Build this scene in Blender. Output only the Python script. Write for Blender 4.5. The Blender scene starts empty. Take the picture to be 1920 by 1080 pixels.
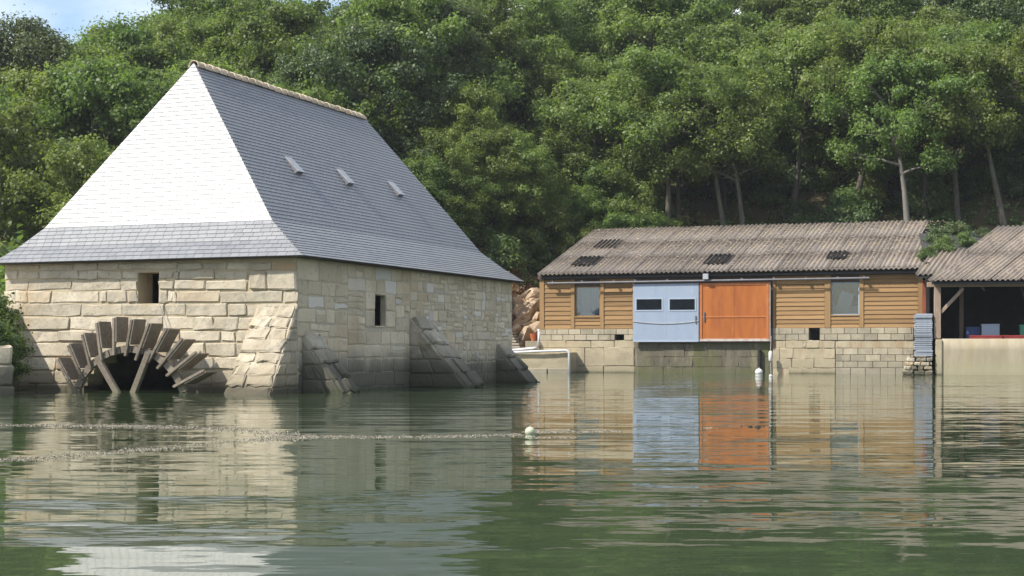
import bpy, math, random
import numpy as np
from mathutils import Vector

# ------------------------------------------------------------------ camera, sky, sun, exposure
S = bpy.context.scene
COL = S.collection
F, HOR, CAMZ = 2831.0, 657.0, 0.9          # focal length and horizon in photo pixels, eye height in metres
cd = bpy.data.cameras.new('camera'); cam = bpy.data.objects.new('camera', cd); COL.objects.link(cam)
cam.location = (0, 0, CAMZ); cam.rotation_euler = (math.pi/2, 0, 0)
cd.sensor_width = 36; cd.lens = 36*F/1920; cd.shift_y = (HOR-540)/1920
cd.clip_start = 0.1; cd.clip_end = 2000
S.camera = cam

SUN_EL = math.radians(47); SUN_H = Vector((-0.905, -0.425)).normalized()
W = bpy.data.worlds.new('World'); S.world = W; W.use_nodes = True
wn, wl = W.node_tree.nodes, W.node_tree.links
bg = wn['Background']; bg.inputs['Strength'].default_value = 0.15
sky = wn.new('ShaderNodeTexSky'); sky.sky_type = 'NISHITA'; sky.sun_disc = False
sky.sun_elevation = SUN_EL; sky.sun_rotation = math.atan2(SUN_H.x, SUN_H.y)
wt = wn.new('ShaderNodeTexCoord'); wm = wn.new('ShaderNodeMapping'); wm.inputs['Scale'].default_value = (1, 1, 2.6)
wno = wn.new('ShaderNodeTexNoise'); wno.inputs['Scale'].default_value = 4.2; wno.inputs['Detail'].default_value = 7
wr = wn.new('ShaderNodeValToRGB'); wr.color_ramp.elements[0].position = .42; wr.color_ramp.elements[1].position = .64
wx = wn.new('ShaderNodeMix'); wx.data_type = 'RGBA'
wl.new(wt.outputs['Generated'], wm.inputs['Vector']); wl.new(wm.outputs[0], wno.inputs['Vector'])
wl.new(wno.outputs['Fac'], wr.inputs['Fac']); wl.new(wr.outputs['Color'], wx.inputs[0])
wl.new(sky.outputs[0], wx.inputs[6]); wx.inputs[7].default_value = (6.2, 6.4, 6.8, 1)
wl.new(wx.outputs[2], bg.inputs['Color'])

sd = bpy.data.lights.new('sun', 'SUN'); sd.energy = 4.9; sd.angle = math.radians(.55); sd.color = (1, .95, .86)
sun = bpy.data.objects.new('sun', sd); COL.objects.link(sun)
sl = Vector((SUN_H.x*math.cos(SUN_EL), SUN_H.y*math.cos(SUN_EL), math.sin(SUN_EL)))
sun.rotation_euler = sl.to_track_quat('Z', 'Y').to_euler(); sun.location = (-20, 0, 30)

S.view_settings.view_transform = 'Standard'; S.view_settings.look = 'None'
S.view_settings.exposure = 0.5; S.view_settings.gamma = 1
S.render.engine = 'CYCLES'
S.cycles.use_denoising = True; S.cycles.max_bounces = 6; S.cycles.diffuse_bounces = 3; S.cycles.glossy_bounces = 3
S.cycles.transmission_bounces = 4; S.cycles.transparent_max_bounces = 6; S.cycles.sample_clamp_indirect = 6

# ------------------------------------------------------------------ helpers
R = random.Random(7)
def lerp(a, b, t): return a+(b-a)*t

class Frame:
    """a building's own axes: x along its front, y to the back, z up; turns photo pixels into points on its planes"""
    def __init__(s, ox, oy, ang):
        s.o = (ox, oy); s.a = ang; s.c, s.s = math.cos(ang), math.sin(ang)
    def world(s, x, y, z=0): return Vector((s.o[0]+x*s.c-y*s.s, s.o[1]+x*s.s+y*s.c, z))
    def local(s, X, Y): dx, dy = X-s.o[0], Y-s.o[1]; return (dx*s.c+dy*s.s, -dx*s.s+dy*s.c)
    def _ray(s, px, py):
        k, e = (px-960)/F, (HOR-py)/F
        ox, oy = s.local(0, 0); tx, ty = s.local(k, 1)
        return ox, oy, tx-ox, ty-oy, e
    def hit_y(s, px, py, y0):
        ox, oy, dx, dy, e = s._ray(px, py); t = (y0-oy)/dy; return ox+dx*t, CAMZ+e*t
    def hit_x(s, px, py, x0):
        ox, oy, dx, dy, e = s._ray(px, py); t = (x0-ox)/dx; return oy+dy*t, CAMZ+e*t
def on_water(px, py):
    d = CAMZ*F/(py-HOR); return Vector(((px-960)/F*d, d, 0))
def project(p): return 960+F*p[0]/p[1], HOR-F*(p[2]-CAMZ)/p[1]

def link(name, data, parent=None, mat=None, kind=None):
    o = bpy.data.objects.new(name, data); COL.objects.link(o)
    if parent: o.parent = parent
    if mat and data and not data.materials: data.materials.append(mat)
    if kind: o['kind'] = kind
    return o
def tag(o, label, cat, group=None):
    o['label'] = label; o['category'] = cat
    if group: o['group'] = group
    return o
def thing(name, label, cat, loc=(0, 0, 0), rz=0, group=None):
    o = link(name, None); o.location = loc; o.rotation_euler = (0, 0, rz); o.empty_display_size = .2
    return tag(o, label, cat, group)

class MB:
    def __init__(s): s.v = []; s.f = []; s.r = []
    def add(s, vs, fs, r=0.5):
        b = len(s.v); s.v += [tuple(v) for v in vs]; s.f += [tuple(b+i for i in f) for f in fs]; s.r += [r]*len(vs); return s
    def hexa(s, p, r=.5):   # p: bottom 4 ccw, top 4 ccw
        return s.add(p, [(3, 2, 1, 0), (4, 5, 6, 7), (0, 1, 5, 4), (1, 2, 6, 5), (2, 3, 7, 6), (3, 0, 4, 7)], r)
    def box(s, x0, x1, y0, y1, z0, z1, r=.5):
        return s.hexa([(x0, y0, z0), (x1, y0, z0), (x1, y1, z0), (x0, y1, z0), (x0, y0, z1), (x1, y0, z1), (x1, y1, z1), (x0, y1, z1)], r)
    def bar(s, a, b, w, h, up=(0, 0, 1), r=.5):
        a, b = Vector(a), Vector(b); d = (b-a).normalized(); u = Vector(up)
        if abs(d.dot(u)) > .98: u = Vector((1, 0, 0))
        n = d.cross(u).normalized()*w/2; m = n.cross(d).normalized()*h/2
        q = lambda c: [c-n-m, c+n-m, c+n+m, c-n+m]
        return s.hexa(q(a)+q(b), r)
    def tube(s, pts, rad, n=8, cap=True, r=.5):
        pts = [Vector(p) for p in pts]
        if not hasattr(rad, '__len__'): rad = [rad]*len(pts)
        b = len(s.v); ref = Vector((.3, .2, 1)).normalized()
        for i, p in enumerate(pts):
            d = (pts[min(i+1, len(pts)-1)]-pts[max(i-1, 0)]).normalized()
            rr = ref if abs(d.dot(ref)) < .95 else Vector((1, 0, 0))
            u = d.cross(rr).normalized(); w = d.cross(u)
            for k in range(n):
                a = 2*math.pi*k/n; s.v.append(tuple(p+(u*math.cos(a)+w*math.sin(a))*rad[i]))
        s.r += [r]*(len(s.v)-b)
        for i in range(len(pts)-1):
            for k in range(n):
                k2 = (k+1) % n; s.f.append((b+i*n+k, b+i*n+k2, b+(i+1)*n+k2, b+(i+1)*n+k))
        if cap:
            s.f.append(tuple(b+k for k in reversed(range(n)))); e = b+(len(pts)-1)*n; s.f.append(tuple(e+k for k in range(n)))
        return s
    def mesh(s, name, mat=None, smooth=False, bevel=0):
        me = bpy.data.meshes.new(name); me.from_pydata(s.v, [], s.f)
        at = me.attributes.new('rnd', 'FLOAT', 'POINT'); at.data.foreach_set('value', s.r)
        if bevel:
            import bmesh
            bm = bmesh.new(); bm.from_mesh(me)
            bmesh.ops.bevel(bm, geom=bm.edges[:], offset=bevel, segments=1, affect='EDGES', clamp_overlap=True); bm.to_mesh(me); bm.free()
        if mat: me.materials.append(mat)
        if smooth: me.polygons.foreach_set('use_smooth', [True]*len(me.polygons))
        me.update(); return me
    def build(s, name, mat, parent=None, smooth=False, kind=None, bevel=0):
        return link(name, s.mesh(name, mat, smooth, bevel), parent, None, kind)

# ------------------------------------------------------------------ materials
def nd(nt, t, **k):
    n = nt.nodes.new(t)
    for a, v in k.items():
        if a[0] == '_': n.inputs[a[1:].replace('_', ' ')].default_value = v
        else: setattr(n, a, v)
    return n
def rgb(c): return (*c, 1)
def newmat(name):
    m = bpy.data.materials.new(name); m.use_nodes = True
    return m, m.node_tree, m.node_tree.nodes['Principled BSDF'], m.node_tree.links.new
def mixc(nt, L, fac, a, b, blend='MIX'):
    x = nd(nt, 'ShaderNodeMix', data_type='RGBA', blend_type=blend)
    for sock, v in ((0, fac), (6, a), (7, b)):
        if isinstance(v, bpy.types.NodeSocket): L(v, x.inputs[sock])
        elif sock == 0: x.inputs[0].default_value = v
        else: x.inputs[sock].default_value = rgb(v)
    return x.outputs[2]
def noise(nt, L, vec, scale, detail=4, rough=.55):
    n = nd(nt, 'ShaderNodeTexNoise', _Scale=scale, _Detail=detail, _Roughness=rough); L(vec, n.inputs['Vector']); return n
def ramp(nt, L, fac, lo, hi):
    n = nd(nt, 'ShaderNodeMapRange', interpolation_type='SMOOTHSTEP'); L(fac, n.inputs[0])
    n.inputs[1].default_value = lo; n.inputs[2].default_value = hi; return n.outputs[0]
def surf(name, c1, c2, scale=3, rough=.85, bump=.3, bscale=25, rnd=0., patches=(), tide=(), spec=.3, stretch=(1, 1, 1), detail=5, hue=None, metal=0):
    m, nt, P, L = newmat(name)
    tc = nd(nt, 'ShaderNodeTexCoord'); mp = nd(nt, 'ShaderNodeMapping', _Scale=stretch); L(tc.outputs['Object'], mp.inputs['Vector'])
    oi = nd(nt, 'ShaderNodeObjectInfo'); at = nd(nt, 'ShaderNodeAttribute', attribute_name='rnd')
    v = mp.outputs[0]
    c = mixc(nt, L, ramp(nt, L, noise(nt, L, v, scale, detail).outputs['Fac'], .3, .7), c1, c2)
    for col, sc, lo, hi, amt in patches:
        f = ramp(nt, L, noise(nt, L, v, sc, 5, .6).outputs['Fac'], lo, hi)
        q = nd(nt, 'ShaderNodeMath', operation='MULTIPLY'); L(f, q.inputs[0]); q.inputs[1].default_value = amt
        c = mixc(nt, L, q.outputs[0], c, col)
    if hue:     # some pieces have another colour altogether
        f = ramp(nt, L, oi.outputs['Random'], hue[1], hue[2]); c = mixc(nt, L, f, c, hue[0])
    if rnd:
        s = nd(nt, 'ShaderNodeMath', operation='ADD'); L(oi.outputs['Random'], s.inputs[0]); L(at.outputs['Fac'], s.inputs[1])
        fr = nd(nt, 'ShaderNodeMath', operation='FRACT'); L(s.outputs[0], fr.inputs[0])
        mr = nd(nt, 'ShaderNodeMapRange'); L(fr.outputs[0], mr.inputs[0]); mr.inputs[3].default_value = 1-rnd; mr.inputs[4].default_value = 1+rnd
        vm = nd(nt, 'ShaderNodeVectorMath', operation='SCALE'); L(c, vm.inputs[0]); L(mr.outputs[0], vm.inputs['Scale']); c = vm.outputs[0]
    if tide:    # stain left by the tide, by height above the water
        ge = nd(nt, 'ShaderNodeNewGeometry'); sx = nd(nt, 'ShaderNodeSeparateXYZ'); L(ge.outputs['Position'], sx.inputs[0])
        nz = noise(nt, L, ge.outputs['Position'], 1.7, 5, .65)
        for z0, z1, wob, col, amt in tide:
            ma = nd(nt, 'ShaderNodeMath', operation='MULTIPLY_ADD'); L(nz.outputs['Fac'], ma.inputs[0]); ma.inputs[1].default_value = wob; L(sx.outputs['Z'], ma.inputs[2])
            f = ramp(nt, L, ma.outputs[0], z1+wob*.5, z0+wob*.5)
            q = nd(nt, 'ShaderNodeMath', operation='MULTIPLY'); L(f, q.inputs[0]); q.inputs[1].default_value = amt
            c = mixc(nt, L, q.outputs[0], c, col)
    L(c, P.inputs['Base Color']); P.inputs['Roughness'].default_value = rough; P.inputs['Specular IOR Level'].default_value = spec
    P.inputs['Metallic'].default_value = metal
    if bump:
        b = nd(nt, 'ShaderNodeBump', _Strength=bump, _Distance=.02); L(noise(nt, L, v, bscale, 6, .65).outputs['Fac'], b.inputs['Height']); L(b.outputs[0], P.inputs['Normal'])
    return m

M = {}
dark_tide = (.055, .05, .035)
M['stone_front'] = surf('cream_stone', (.40, .345, .255), (.50, .445, .345), 2.2, .92, .9, 11, rnd=.17,
    patches=[((.42, .30, .165), .8, .57, .72, .55), ((.29, .27, .225), 1.3, .52, .7, .6), ((.30, .275, .225), 5, .54, .7, .6), ((.20, .18, .14), 19, .56, .68, .6)],
    hue=((.46, .335, .205), .93, .95), tide=[(.25, .6, .5, (.26, .215, .14), .6), (.06, .26, .22, dark_tide, .85)])
M['stone_low'] = surf('stained_cream_stone', (.36, .305, .22), (.45, .395, .30), 2.2, .92, .9, 11, rnd=.16,
    patches=[((.38, .265, .14), .8, .5, .68, .65), ((.24, .22, .18), 4, .5, .68, .7), ((.17, .155, .12), 17, .56, .7, .6)], tide=[(.3, .9, .6, (.22, .185, .125), .65), (.06, .3, .25, dark_tide, .85)])
M['mortar'] = surf('ochre_mortar', (.44, .37, .25), (.38, .315, .21), 5, .95, .9, 16,
    patches=[((.46, .41, .31), 1.2, .5, .68, .7)], tide=[(.05, .4, .4, dark_tide, .85)])
M['stone_side'] = surf('grey_stone', (.52, .44, .315), (.61, .52, .38), 2, .92, .8, 11, rnd=.15,
    patches=[((.45, .335, .2), .6, .52, .68, .6), ((.30, .29, .255), 4, .52, .7, .6), ((.17, .16, .135), 17, .58, .72, .55)],
    hue=((.58, .54, .475), .86, .9), tide=[(.6, 1.1, .6, (.27, .25, .19), .75), (.38, .85, .5, (.095, .088, .066), .9), (-.02, .25, .2, (.05, .055, .03), .8)])
M['stone_butt'] = surf('weathered_buttress_stone', (.33, .295, .23), (.43, .385, .30), 2, .94, 1., 9, rnd=.2,
    patches=[((.22, .205, .17), 2.2, .48, .66, .75), ((.34, .25, .14), .9, .54, .7, .5), ((.12, .13, .05), 1.6, .6, .72, .6), ((.14, .13, .105), 15, .56, .7, .6)], tide=[(.6, 1.15, .6, (.19, .175, .135), .75), (.35, .9, .5, (.075, .07, .052), .9), (-.02, .25, .2, (.05, .055, .03), .8)])
M['mortar_side'] = surf('grey_mortar', (.50, .435, .32), (.42, .365, .275), 3, .95, .8, 20, tide=[(.2, .8, .5, (.08, .075, .06), .9)])
def slate_mat(name):
    m, nt, P, L = newmat(name)
    tc = nd(nt, 'ShaderNodeTexCoord'); at = nd(nt, 'ShaderNodeAttribute', attribute_name='rnd')
    n1 = noise(nt, L, tc.outputs['Object'], .7, 4)
    c = mixc(nt, L, at.outputs['Fac'], (.165, .170, .182), (.21, .215, .228))
    c = mixc(nt, L, ramp(nt, L, n1.outputs['Fac'], .4, .7), c, (.20, .205, .212))
    L(c, P.inputs['Base Color'])
    mr = nd(nt, 'ShaderNodeMapRange'); L(at.outputs['Fac'], mr.inputs[0]); mr.inputs[3].default_value = .385; mr.inputs[4].default_value = .425
    L(mr.outputs[0], P.inputs['Roughness']); P.inputs['Specular IOR Level'].default_value = .6
    b = nd(nt, 'ShaderNodeBump', _Strength=.12, _Distance=.01); L(noise(nt, L, tc.outputs['Object'], 22, 4).outputs['Fac'], b.inputs['Height']); L(b.outputs[0], P.inputs['Normal'])
    return m
M['slate'] = slate_mat('slate')
M['deck'] = surf('dark_roof_boarding', (.035, .035, .038), (.05, .05, .05), 4, .9, 0)
M['soffit'] = surf('weathered_eave_board', (.06, .055, .05), (.09, .08, .07), 4, .9, .2)
M['ridge_tile'] = surf('lichened_ridge_tile', (.48, .36, .24), (.58, .50, .38), 8, .9, .4, 30, rnd=.2, patches=[((.66, .62, .52), 5, .5, .65, .8)])
M['zinc'] = surf('zinc', (.30, .315, .335), (.36, .375, .395), 6, .5, .1, spec=.5)
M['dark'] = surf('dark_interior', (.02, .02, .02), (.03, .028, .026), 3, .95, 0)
M['room'] = surf('dim_room', (.075, .08, .08), (.15, .15, .14), 1.5, .9, 0)
M['wheel_wood'] = surf('weathered_wheel_oak', (.165, .138, .108), (.25, .215, .17), 6, .9, .6, 20, rnd=.22, stretch=(3, 3, 3), patches=[((.14, .11, .08), 3, .5, .7, .6)], tide=[(.0, .25, .2, (.2, .19, .12), .6)])
M['clad'] = surf('ochre_larch_board', (.245, .145, .064), (.30, .185, .086), 2.5, .8, .5, 9, rnd=.24, stretch=(.5, 1, 9), patches=[((.22, .125, .05), 1.1, .52, .72, .6)])
M['clad_post'] = surf('ochre_larch_post', (.25, .15, .066), (.30, .188, .09), 3, .8, .3, 9, rnd=.1, stretch=(6, 6, .5))
M['blue'] = surf('pale_blue_paint', (.255, .305, .395), (.28, .33, .42), 1.2, .55, .1, 20, patches=[((.235, .30, .42), 1.1, .52, .72, .5), ((.38, .44, .55), 3, .62, .72, .4)], stretch=(2.5, 1, .8))
M['blue_frame'] = surf('grey_blue_frame', (.30, .36, .45), (.34, .40, .49), 5, .6, .05)
M['orange'] = surf('faded_orange_paint', (.32, .096, .02), (.39, .125, .027), 1.4, .6, .12, 30, stretch=(3, 1, .5), patches=[((.25, .068, .02), .9, .44, .66, .65), ((.42, .19, .09), 2.2, .58, .72, .5)])
M['orange_frame'] = surf('orange_frame_paint', (.36, .115, .035), (.42, .15, .055), 4, .65, .1, patches=[((.6, .5, .42), 5, .66, .74, .8)])
M['peeled'] = surf('peeled_white_edge', (.48, .45, .43), (.40, .3, .25), 7, .8, .2)
def sheet_mat(name, c1, c2, litter):
    return surf(name, c1, c2, 1.3, .95, .5, 30, rnd=.16, patches=[((.095, .08, .07), .5, .48, .72, .7), (litter, .42, .46, .66, .75), ((.30, .255, .10), .9, .62, .74, .6), ((.50, .46, .4), 16, .64, .7, .6), ((.06, .055, .05), 9, .55, .7, .6)])
M['sheet'] = sheet_mat('lichened_fibre_cement', (.145, .125, .108), (.21, .182, .158), (.25, .20, .155))
M['sheet_grey'] = sheet_mat('grey_fibre_cement', (.19, .16, .135), (.27, .23, .19), (.31, .25, .19))
M['sheet_dark'] = surf('bare_dark_patch', (.022, .02, .02), (.04, .036, .034), 5, .95, .2, spec=.05)
M['fascia'] = surf('dark_brown_fascia', (.075, .052, .044), (.10, .07, .058), 4, .7, .1)
M['gutter'] = surf('grey_pipe', (.15, .145, .16), (.19, .185, .2), 3, .5, .05)
M['white_pipe'] = surf('white_plastic_pipe', (.50, .51, .54), (.58, .58, .58), 3, .4, .03)
M['concrete'] = surf('sandy_render', (.37, .31, .205), (.43, .365, .255), 1.3, .95, .9, 7, patches=[((.27, .225, .155), .9, .48, .68, .7), ((.28, .16, .08), 1.6, .62, .74, .5), ((.16, .145, .11), 6, .56, .7, .5)],
    tide=[(.35, .75, .4, (.30, .26, .18), .6), (-.1, .3, .25, (.2, .18, .12), .7), (-.03, .1, .06, (.06, .065, .035), .8)])
M['concrete_cream'] = surf('cream_render', (.31, .265, .185), (.385, .335, .245), 1.6, .95, .6, 14, stretch=(2., 1, .45), patches=[((.33, .27, .17), .7, .5, .7, .6), ((.29, .15, .07), 2.1, .64, .74, .5)],
    tide=[(.25, .7, .3, (.33, .30, .19), .6), (-.1, .2, .1, (.27, .25, .17), .7)])
M['concrete_green'] = surf('algae_stained_render', (.10, .09, .065), (.155, .138, .10), 1.8, .95, 1., 7, stretch=(1.6, 1, .5), patches=[((.10, .105, .04), .8, .46, .64, .8), ((.24, .21, .15), 1.3, .56, .68, .7), ((.07, .065, .048), 2.2, .54, .7, .65)],
    tide=[(-.05, .4, .3, (.10, .105, .05), .7)])
M['block'] = surf('concrete_block', (.33, .288, .212), (.40, .35, .26), 3, .95, .7, 18, rnd=.18, patches=[((.22, .195, .145), 1.1, .46, .66, .7), ((.27, .155, .08), 1.7, .62, .74, .5)], tide=[(.1, .5, .3, (.24, .22, .17), .6)])
M['block_rust'] = surf('rust_streaked_render', (.36, .305, .205), (.42, .355, .25), 2, .95, .6, 12, stretch=(2.5, 1, .35), patches=[((.22, .085, .045), .95, .52, .64, .8), ((.29, .18, .09), 1.7, .5, .66, .5)])
M['block_joint'] = surf('block_joint', (.15, .13, .1), (.2, .175, .135), 3, .95, .3)
M['post'] = surf('weathered_post', (.26, .19, .14), (.34, .26, .2), 4, .9, .4, 15, stretch=(5, 5, .6), rnd=.12)
M['red_post'] = surf('dark_red_post', (.20, .05, .025), (.26, .07, .035), 4, .8, .2)
M['bag'] = surf('grey_mesh_bag', (.21, .235, .275), (.30, .33, .375), 6, .75, .5, 60, rnd=.3, stretch=(1, 1, 6))
M['red_crate'] = surf('red_plastic', (.24, .03, .03), (.3, .045, .042), 4, .5, .05)
M['bin'] = surf('blue_grey_plastic', (.30, .36, .44), (.36, .42, .5), 3, .5, .05)
M['green_bin'] = surf('green_plastic', (.06, .22, .15), (.08, .27, .18), 3, .5, .05)
M['blue_drum'] = surf('dark_blue_plastic', (.03, .05, .14), (.04, .07, .18), 3, .5, .05)
M['buoy'] = surf('pale_buoy', (.40, .42, .29), (.48, .49, .37), 8, .5, .1, patches=[((.4, .45, .25), 6, .55, .7, .5)])
M['white'] = surf('white_plastic', (.58, .58, .56), (.64, .64, .62), 5, .5, .03)
M['rope'] = surf('pale_rope', (.36, .35, .33), (.46, .45, .43), 9, .8, .1)
M['pipe_black'] = surf('black_pipe', (.02, .02, .02), (.03, .03, .03), 5, .6, .05)
M['orange_plastic'] = surf('orange_plastic', (.42, .11, .045), (.48, .14, .06), 5, .6, .05)
M['rock'] = surf('orange_rock', (.33, .245, .16), (.42, .33, .235), 2.5, .95, .8, 7, rnd=.2, patches=[((.30, .19, .11), 1.6, .5, .66, .7), ((.48, .40, .31), 3, .58, .7, .6)], stretch=(1, 1, 2.2))
M['plank_grey'] = surf('grey_plank', (.27, .235, .19), (.37, .33, .27), 4, .9, .4, 20, rnd=.2, stretch=(1, 4, 4))
M['bark'] = surf('oak_bark', (.07, .062, .05), (.115, .103, .084), 5, .95, .8, 14, rnd=.2, stretch=(3, 3, .7), patches=[((.14, .16, .08), 1.5, .5, .68, .5)])
M['bark_pale'] = surf('pale_bark', (.15, .138, .12), (.21, .195, .17), 5, .95, .6, 14, stretch=(3, 3, .7), patches=[((.24, .22, .18), 2, .52, .68, .6)])
M['hill'] = surf('leaf_litter_earth', (.07, .055, .03), (.105, .08, .045), .9, .98, .8, 4, patches=[((.055, .075, .02), .5, .46, .66, .8), ((.27, .16, .085), .33, .58, .7, .7)])
M['foam'] = surf('foam_and_weed', (.08, .07, .052), (.27, .245, .20), 60, .95, 0, rnd=.8, spec=.05)
M['litter'] = surf('dry_twigs', (.32, .26, .19), (.42, .36, .28), 30, .9, 0, rnd=.4)
M['paper'] = surf('pale_sheet', (.60, .64, .66), (.68, .72, .73), 2, .8, .05)
M['curtain'] = surf('pale_curtain', (.58, .63, .65), (.66, .70, .71), 3, .85, .05)

def leaf_mat(name, dark, mid, bright, trans=.46):
    m, nt, P, L = newmat(name)
    at = nd(nt, 'ShaderNodeAttribute', attribute_name='rnd'); oi = nd(nt, 'ShaderNodeObjectInfo')
    c = mixc(nt, L, ramp(nt, L, at.outputs['Fac'], .05, .55), dark, mid)
    c = mixc(nt, L, ramp(nt, L, at.outputs['Fac'], .55, 1.), c, bright)
    h = nd(nt, 'ShaderNodeHueSaturation'); L(c, h.inputs['Color'])
    mr = nd(nt, 'ShaderNodeMapRange'); L(oi.outputs['Random'], mr.inputs[0]); mr.inputs[3].default_value = .472; mr.inputs[4].default_value = .515; L(mr.outputs[0], h.inputs['Hue'])
    m2 = nd(nt, 'ShaderNodeMath', operation='MULTIPLY'); L(oi.outputs['Random'], m2.inputs[0]); m2.inputs[1].default_value = 7.31
    fr = nd(nt, 'ShaderNodeMath', operation='FRACT'); L(m2.outputs[0], fr.inputs[0])
    m3 = nd(nt, 'ShaderNodeMapRange'); L(fr.outputs[0], m3.inputs[0]); m3.inputs[3].default_value = .8; m3.inputs[4].default_value = 1.2; L(m3.outputs[0], h.inputs['Value'])
    L(h.outputs[0], P.inputs['Base Color']); P.inputs['Roughness'].default_value = .48; P.inputs['Specular IOR Level'].default_value = .35
    tr = nd(nt, 'ShaderNodeBsdfTranslucent'); vm = nd(nt, 'ShaderNodeVectorMath', operation='MULTIPLY'); L(h.outputs[0], vm.inputs[0]); vm.inputs[1].default_value = (1.3, 1.45, .6); L(vm.outputs[0], tr.inputs[0])
    mx = nd(nt, 'ShaderNodeMixShader'); mx.inputs[0].default_value = trans; L(P.outputs[0], mx.inputs[1]); L(tr.outputs[0], mx.inputs[2])
    L(mx.outputs[0], nt.nodes['Material Output'].inputs['Surface']); return m
M['leaf'] = leaf_mat('oak_leaf', (.086, .128, .036), (.144, .200, .056), (.215, .272, .086))
M['leaf_shrub'] = leaf_mat('shrub_leaf', (.085, .124, .042), (.138, .192, .070), (.20, .262, .105))
M['leaf_dark'] = leaf_mat('holm_oak_leaf', (.055, .085, .036), (.095, .135, .056), (.15, .19, .085), .3)
M['leaf_dry'] = leaf_mat('dry_bracken', (.13, .075, .03), (.22, .13, .055), (.30, .19, .085), .25)
M['leaf_bright'] = leaf_mat('bright_broom', (.08, .13, .02), (.13, .20, .03), (.20, .27, .045))

def glass_mat():
    m, nt, P, L = newmat('window_glass')
    gl = nd(nt, 'ShaderNodeBsdfGlossy', _Roughness=.03); tr = nd(nt, 'ShaderNodeBsdfTransparent'); tr.inputs[0].default_value = (.75, .82, .85, 1)
    fr = nd(nt, 'ShaderNodeFresnel', _IOR=1.9); mx = nd(nt, 'ShaderNodeMixShader')
    L(fr.outputs[0], mx.inputs[0]); L(tr.outputs[0], mx.inputs[1]); L(gl.outputs[0], mx.inputs[2]); L(mx.outputs[0], nt.nodes['Material Output'].inputs['Surface']); return m
M['glass'] = glass_mat()

def water_mat():
    m, nt, P, L = newmat('estuary_water')
    ge = nd(nt, 'ShaderNodeNewGeometry')
    def slopes(scale, rot, freq, detail, amp, dist=0.):
        mp = nd(nt, 'ShaderNodeMapping', _Scale=scale, _Rotation=(0, 0, rot)); L(ge.outputs['Position'], mp.inputs['Vector'])
        n = nd(nt, 'ShaderNodeTexNoise', _Scale=freq, _Detail=detail, _Roughness=.5, _Distortion=dist); L(mp.outputs[0], n.inputs['Vector'])
        s = nd(nt, 'ShaderNodeVectorMath', operation='SUBTRACT'); L(n.outputs['Color'], s.inputs[0]); s.inputs[1].default_value = (.5, .5, .5)
        q = nd(nt, 'ShaderNodeVectorMath', operation='MULTIPLY'); L(s.outputs[0], q.inputs[0]); q.inputs[1].default_value = (amp*.30, amp, 0)
        return q.outputs[0]
    def mul(v, f):
        q = nd(nt, 'ShaderNodeVectorMath', operation='SCALE'); L(v, q.inputs[0]); L(f, q.inputs['Scale']); return q.outputs[0]
    def add(a, b):
        q = nd(nt, 'ShaderNodeVectorMath', operation='ADD'); L(a, q.inputs[0]); L(b, q.inputs[1]); return q.outputs[0]
    big = noise(nt, L, ge.outputs['Position'], .11, 2)                      # calmer and livelier stretches of water
    live = nd(nt, 'ShaderNodeMapRange'); L(big.outputs['Fac'], live.inputs[0]); live.inputs[1].default_value = .35; live.inputs[2].default_value = .65
    live.inputs[3].default_value = .5; live.inputs[4].default_value = 1.25
    a = slopes((.55, 1.5, 1), .03, 1., 2, WAVE[0], .4)
    b = slopes((.22, 2.0, 1), -.10, 2.2, 2, WAVE[1], .2)
    c = slopes((.7, 2.2, 1), .05, 5.5, 2, WAVE[2])
    # a puff of wind ruffles the water out in front of the sheds
    sp = nd(nt, 'ShaderNodeSeparateXYZ'); L(ge.outputs['Position'], sp.inputs[0])
    m1 = nd(nt, 'ShaderNodeMath', operation='MULTIPLY_ADD'); L(big.outputs['Fac'], m1.inputs[0]); m1.inputs[1].default_value = 7; L(sp.outputs['Y'], m1.inputs[2])
    g1 = ramp(nt, L, m1.outputs[0], 38, 42); g2 = ramp(nt, L, m1.outputs[0], 62, 58); g3 = ramp(nt, L, sp.outputs['X'], 2, 6)
    q1 = nd(nt, 'ShaderNodeMath', operation='MULTIPLY'); L(g1, q1.inputs[0]); L(g2, q1.inputs[1]); q2 = nd(nt, 'ShaderNodeMath', operation='MULTIPLY'); L(q1.outputs[0], q2.inputs[0]); L(g3, q2.inputs[1])
    ruf = mul(slopes((1, 1.6, 1), .1, 5.0, 2, .22), q2.outputs[0])
    tot = add(mul(add(add(a, b), c), live.outputs[0]), ruf)
    up = nd(nt, 'ShaderNodeVectorMath', operation='ADD'); L(tot, up.inputs[0]); up.inputs[1].default_value = (0, 0, 1)
    no = nd(nt, 'ShaderNodeVectorMath', operation='NORMALIZE'); L(up.outputs[0], no.inputs[0]); L(no.outputs[0], P.inputs['Normal'])
    P.inputs['Base Color'].default_value = (.042, .062, .030, 1); P.inputs['Roughness'].default_value = .03; P.inputs['IOR'].default_value = 1.333
    return m
WAVE = (.078, .096, .076)
M['water'] = water_mat()

# ------------------------------------------------------------------ water and land
MILL = Frame(-4.545, 31.85, math.atan2(-.363, .932))
SHED = Frame(1.1, 62.1, math.radians(-18.8))
ODEP = CAMZ*F/46.0
OPEN = Frame((1757-960)/F*ODEP, ODEP, math.radians(-12))

wa = MB().add([(-220, -60, 0), (220, -60, 0), (220, 130, 0), (-220, 130, 0)], [(0, 1, 2, 3)]).build('water', M['water'], kind='structure')
wa['label'] = 'green tidal water with soft ripples and long reflections'

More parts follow.
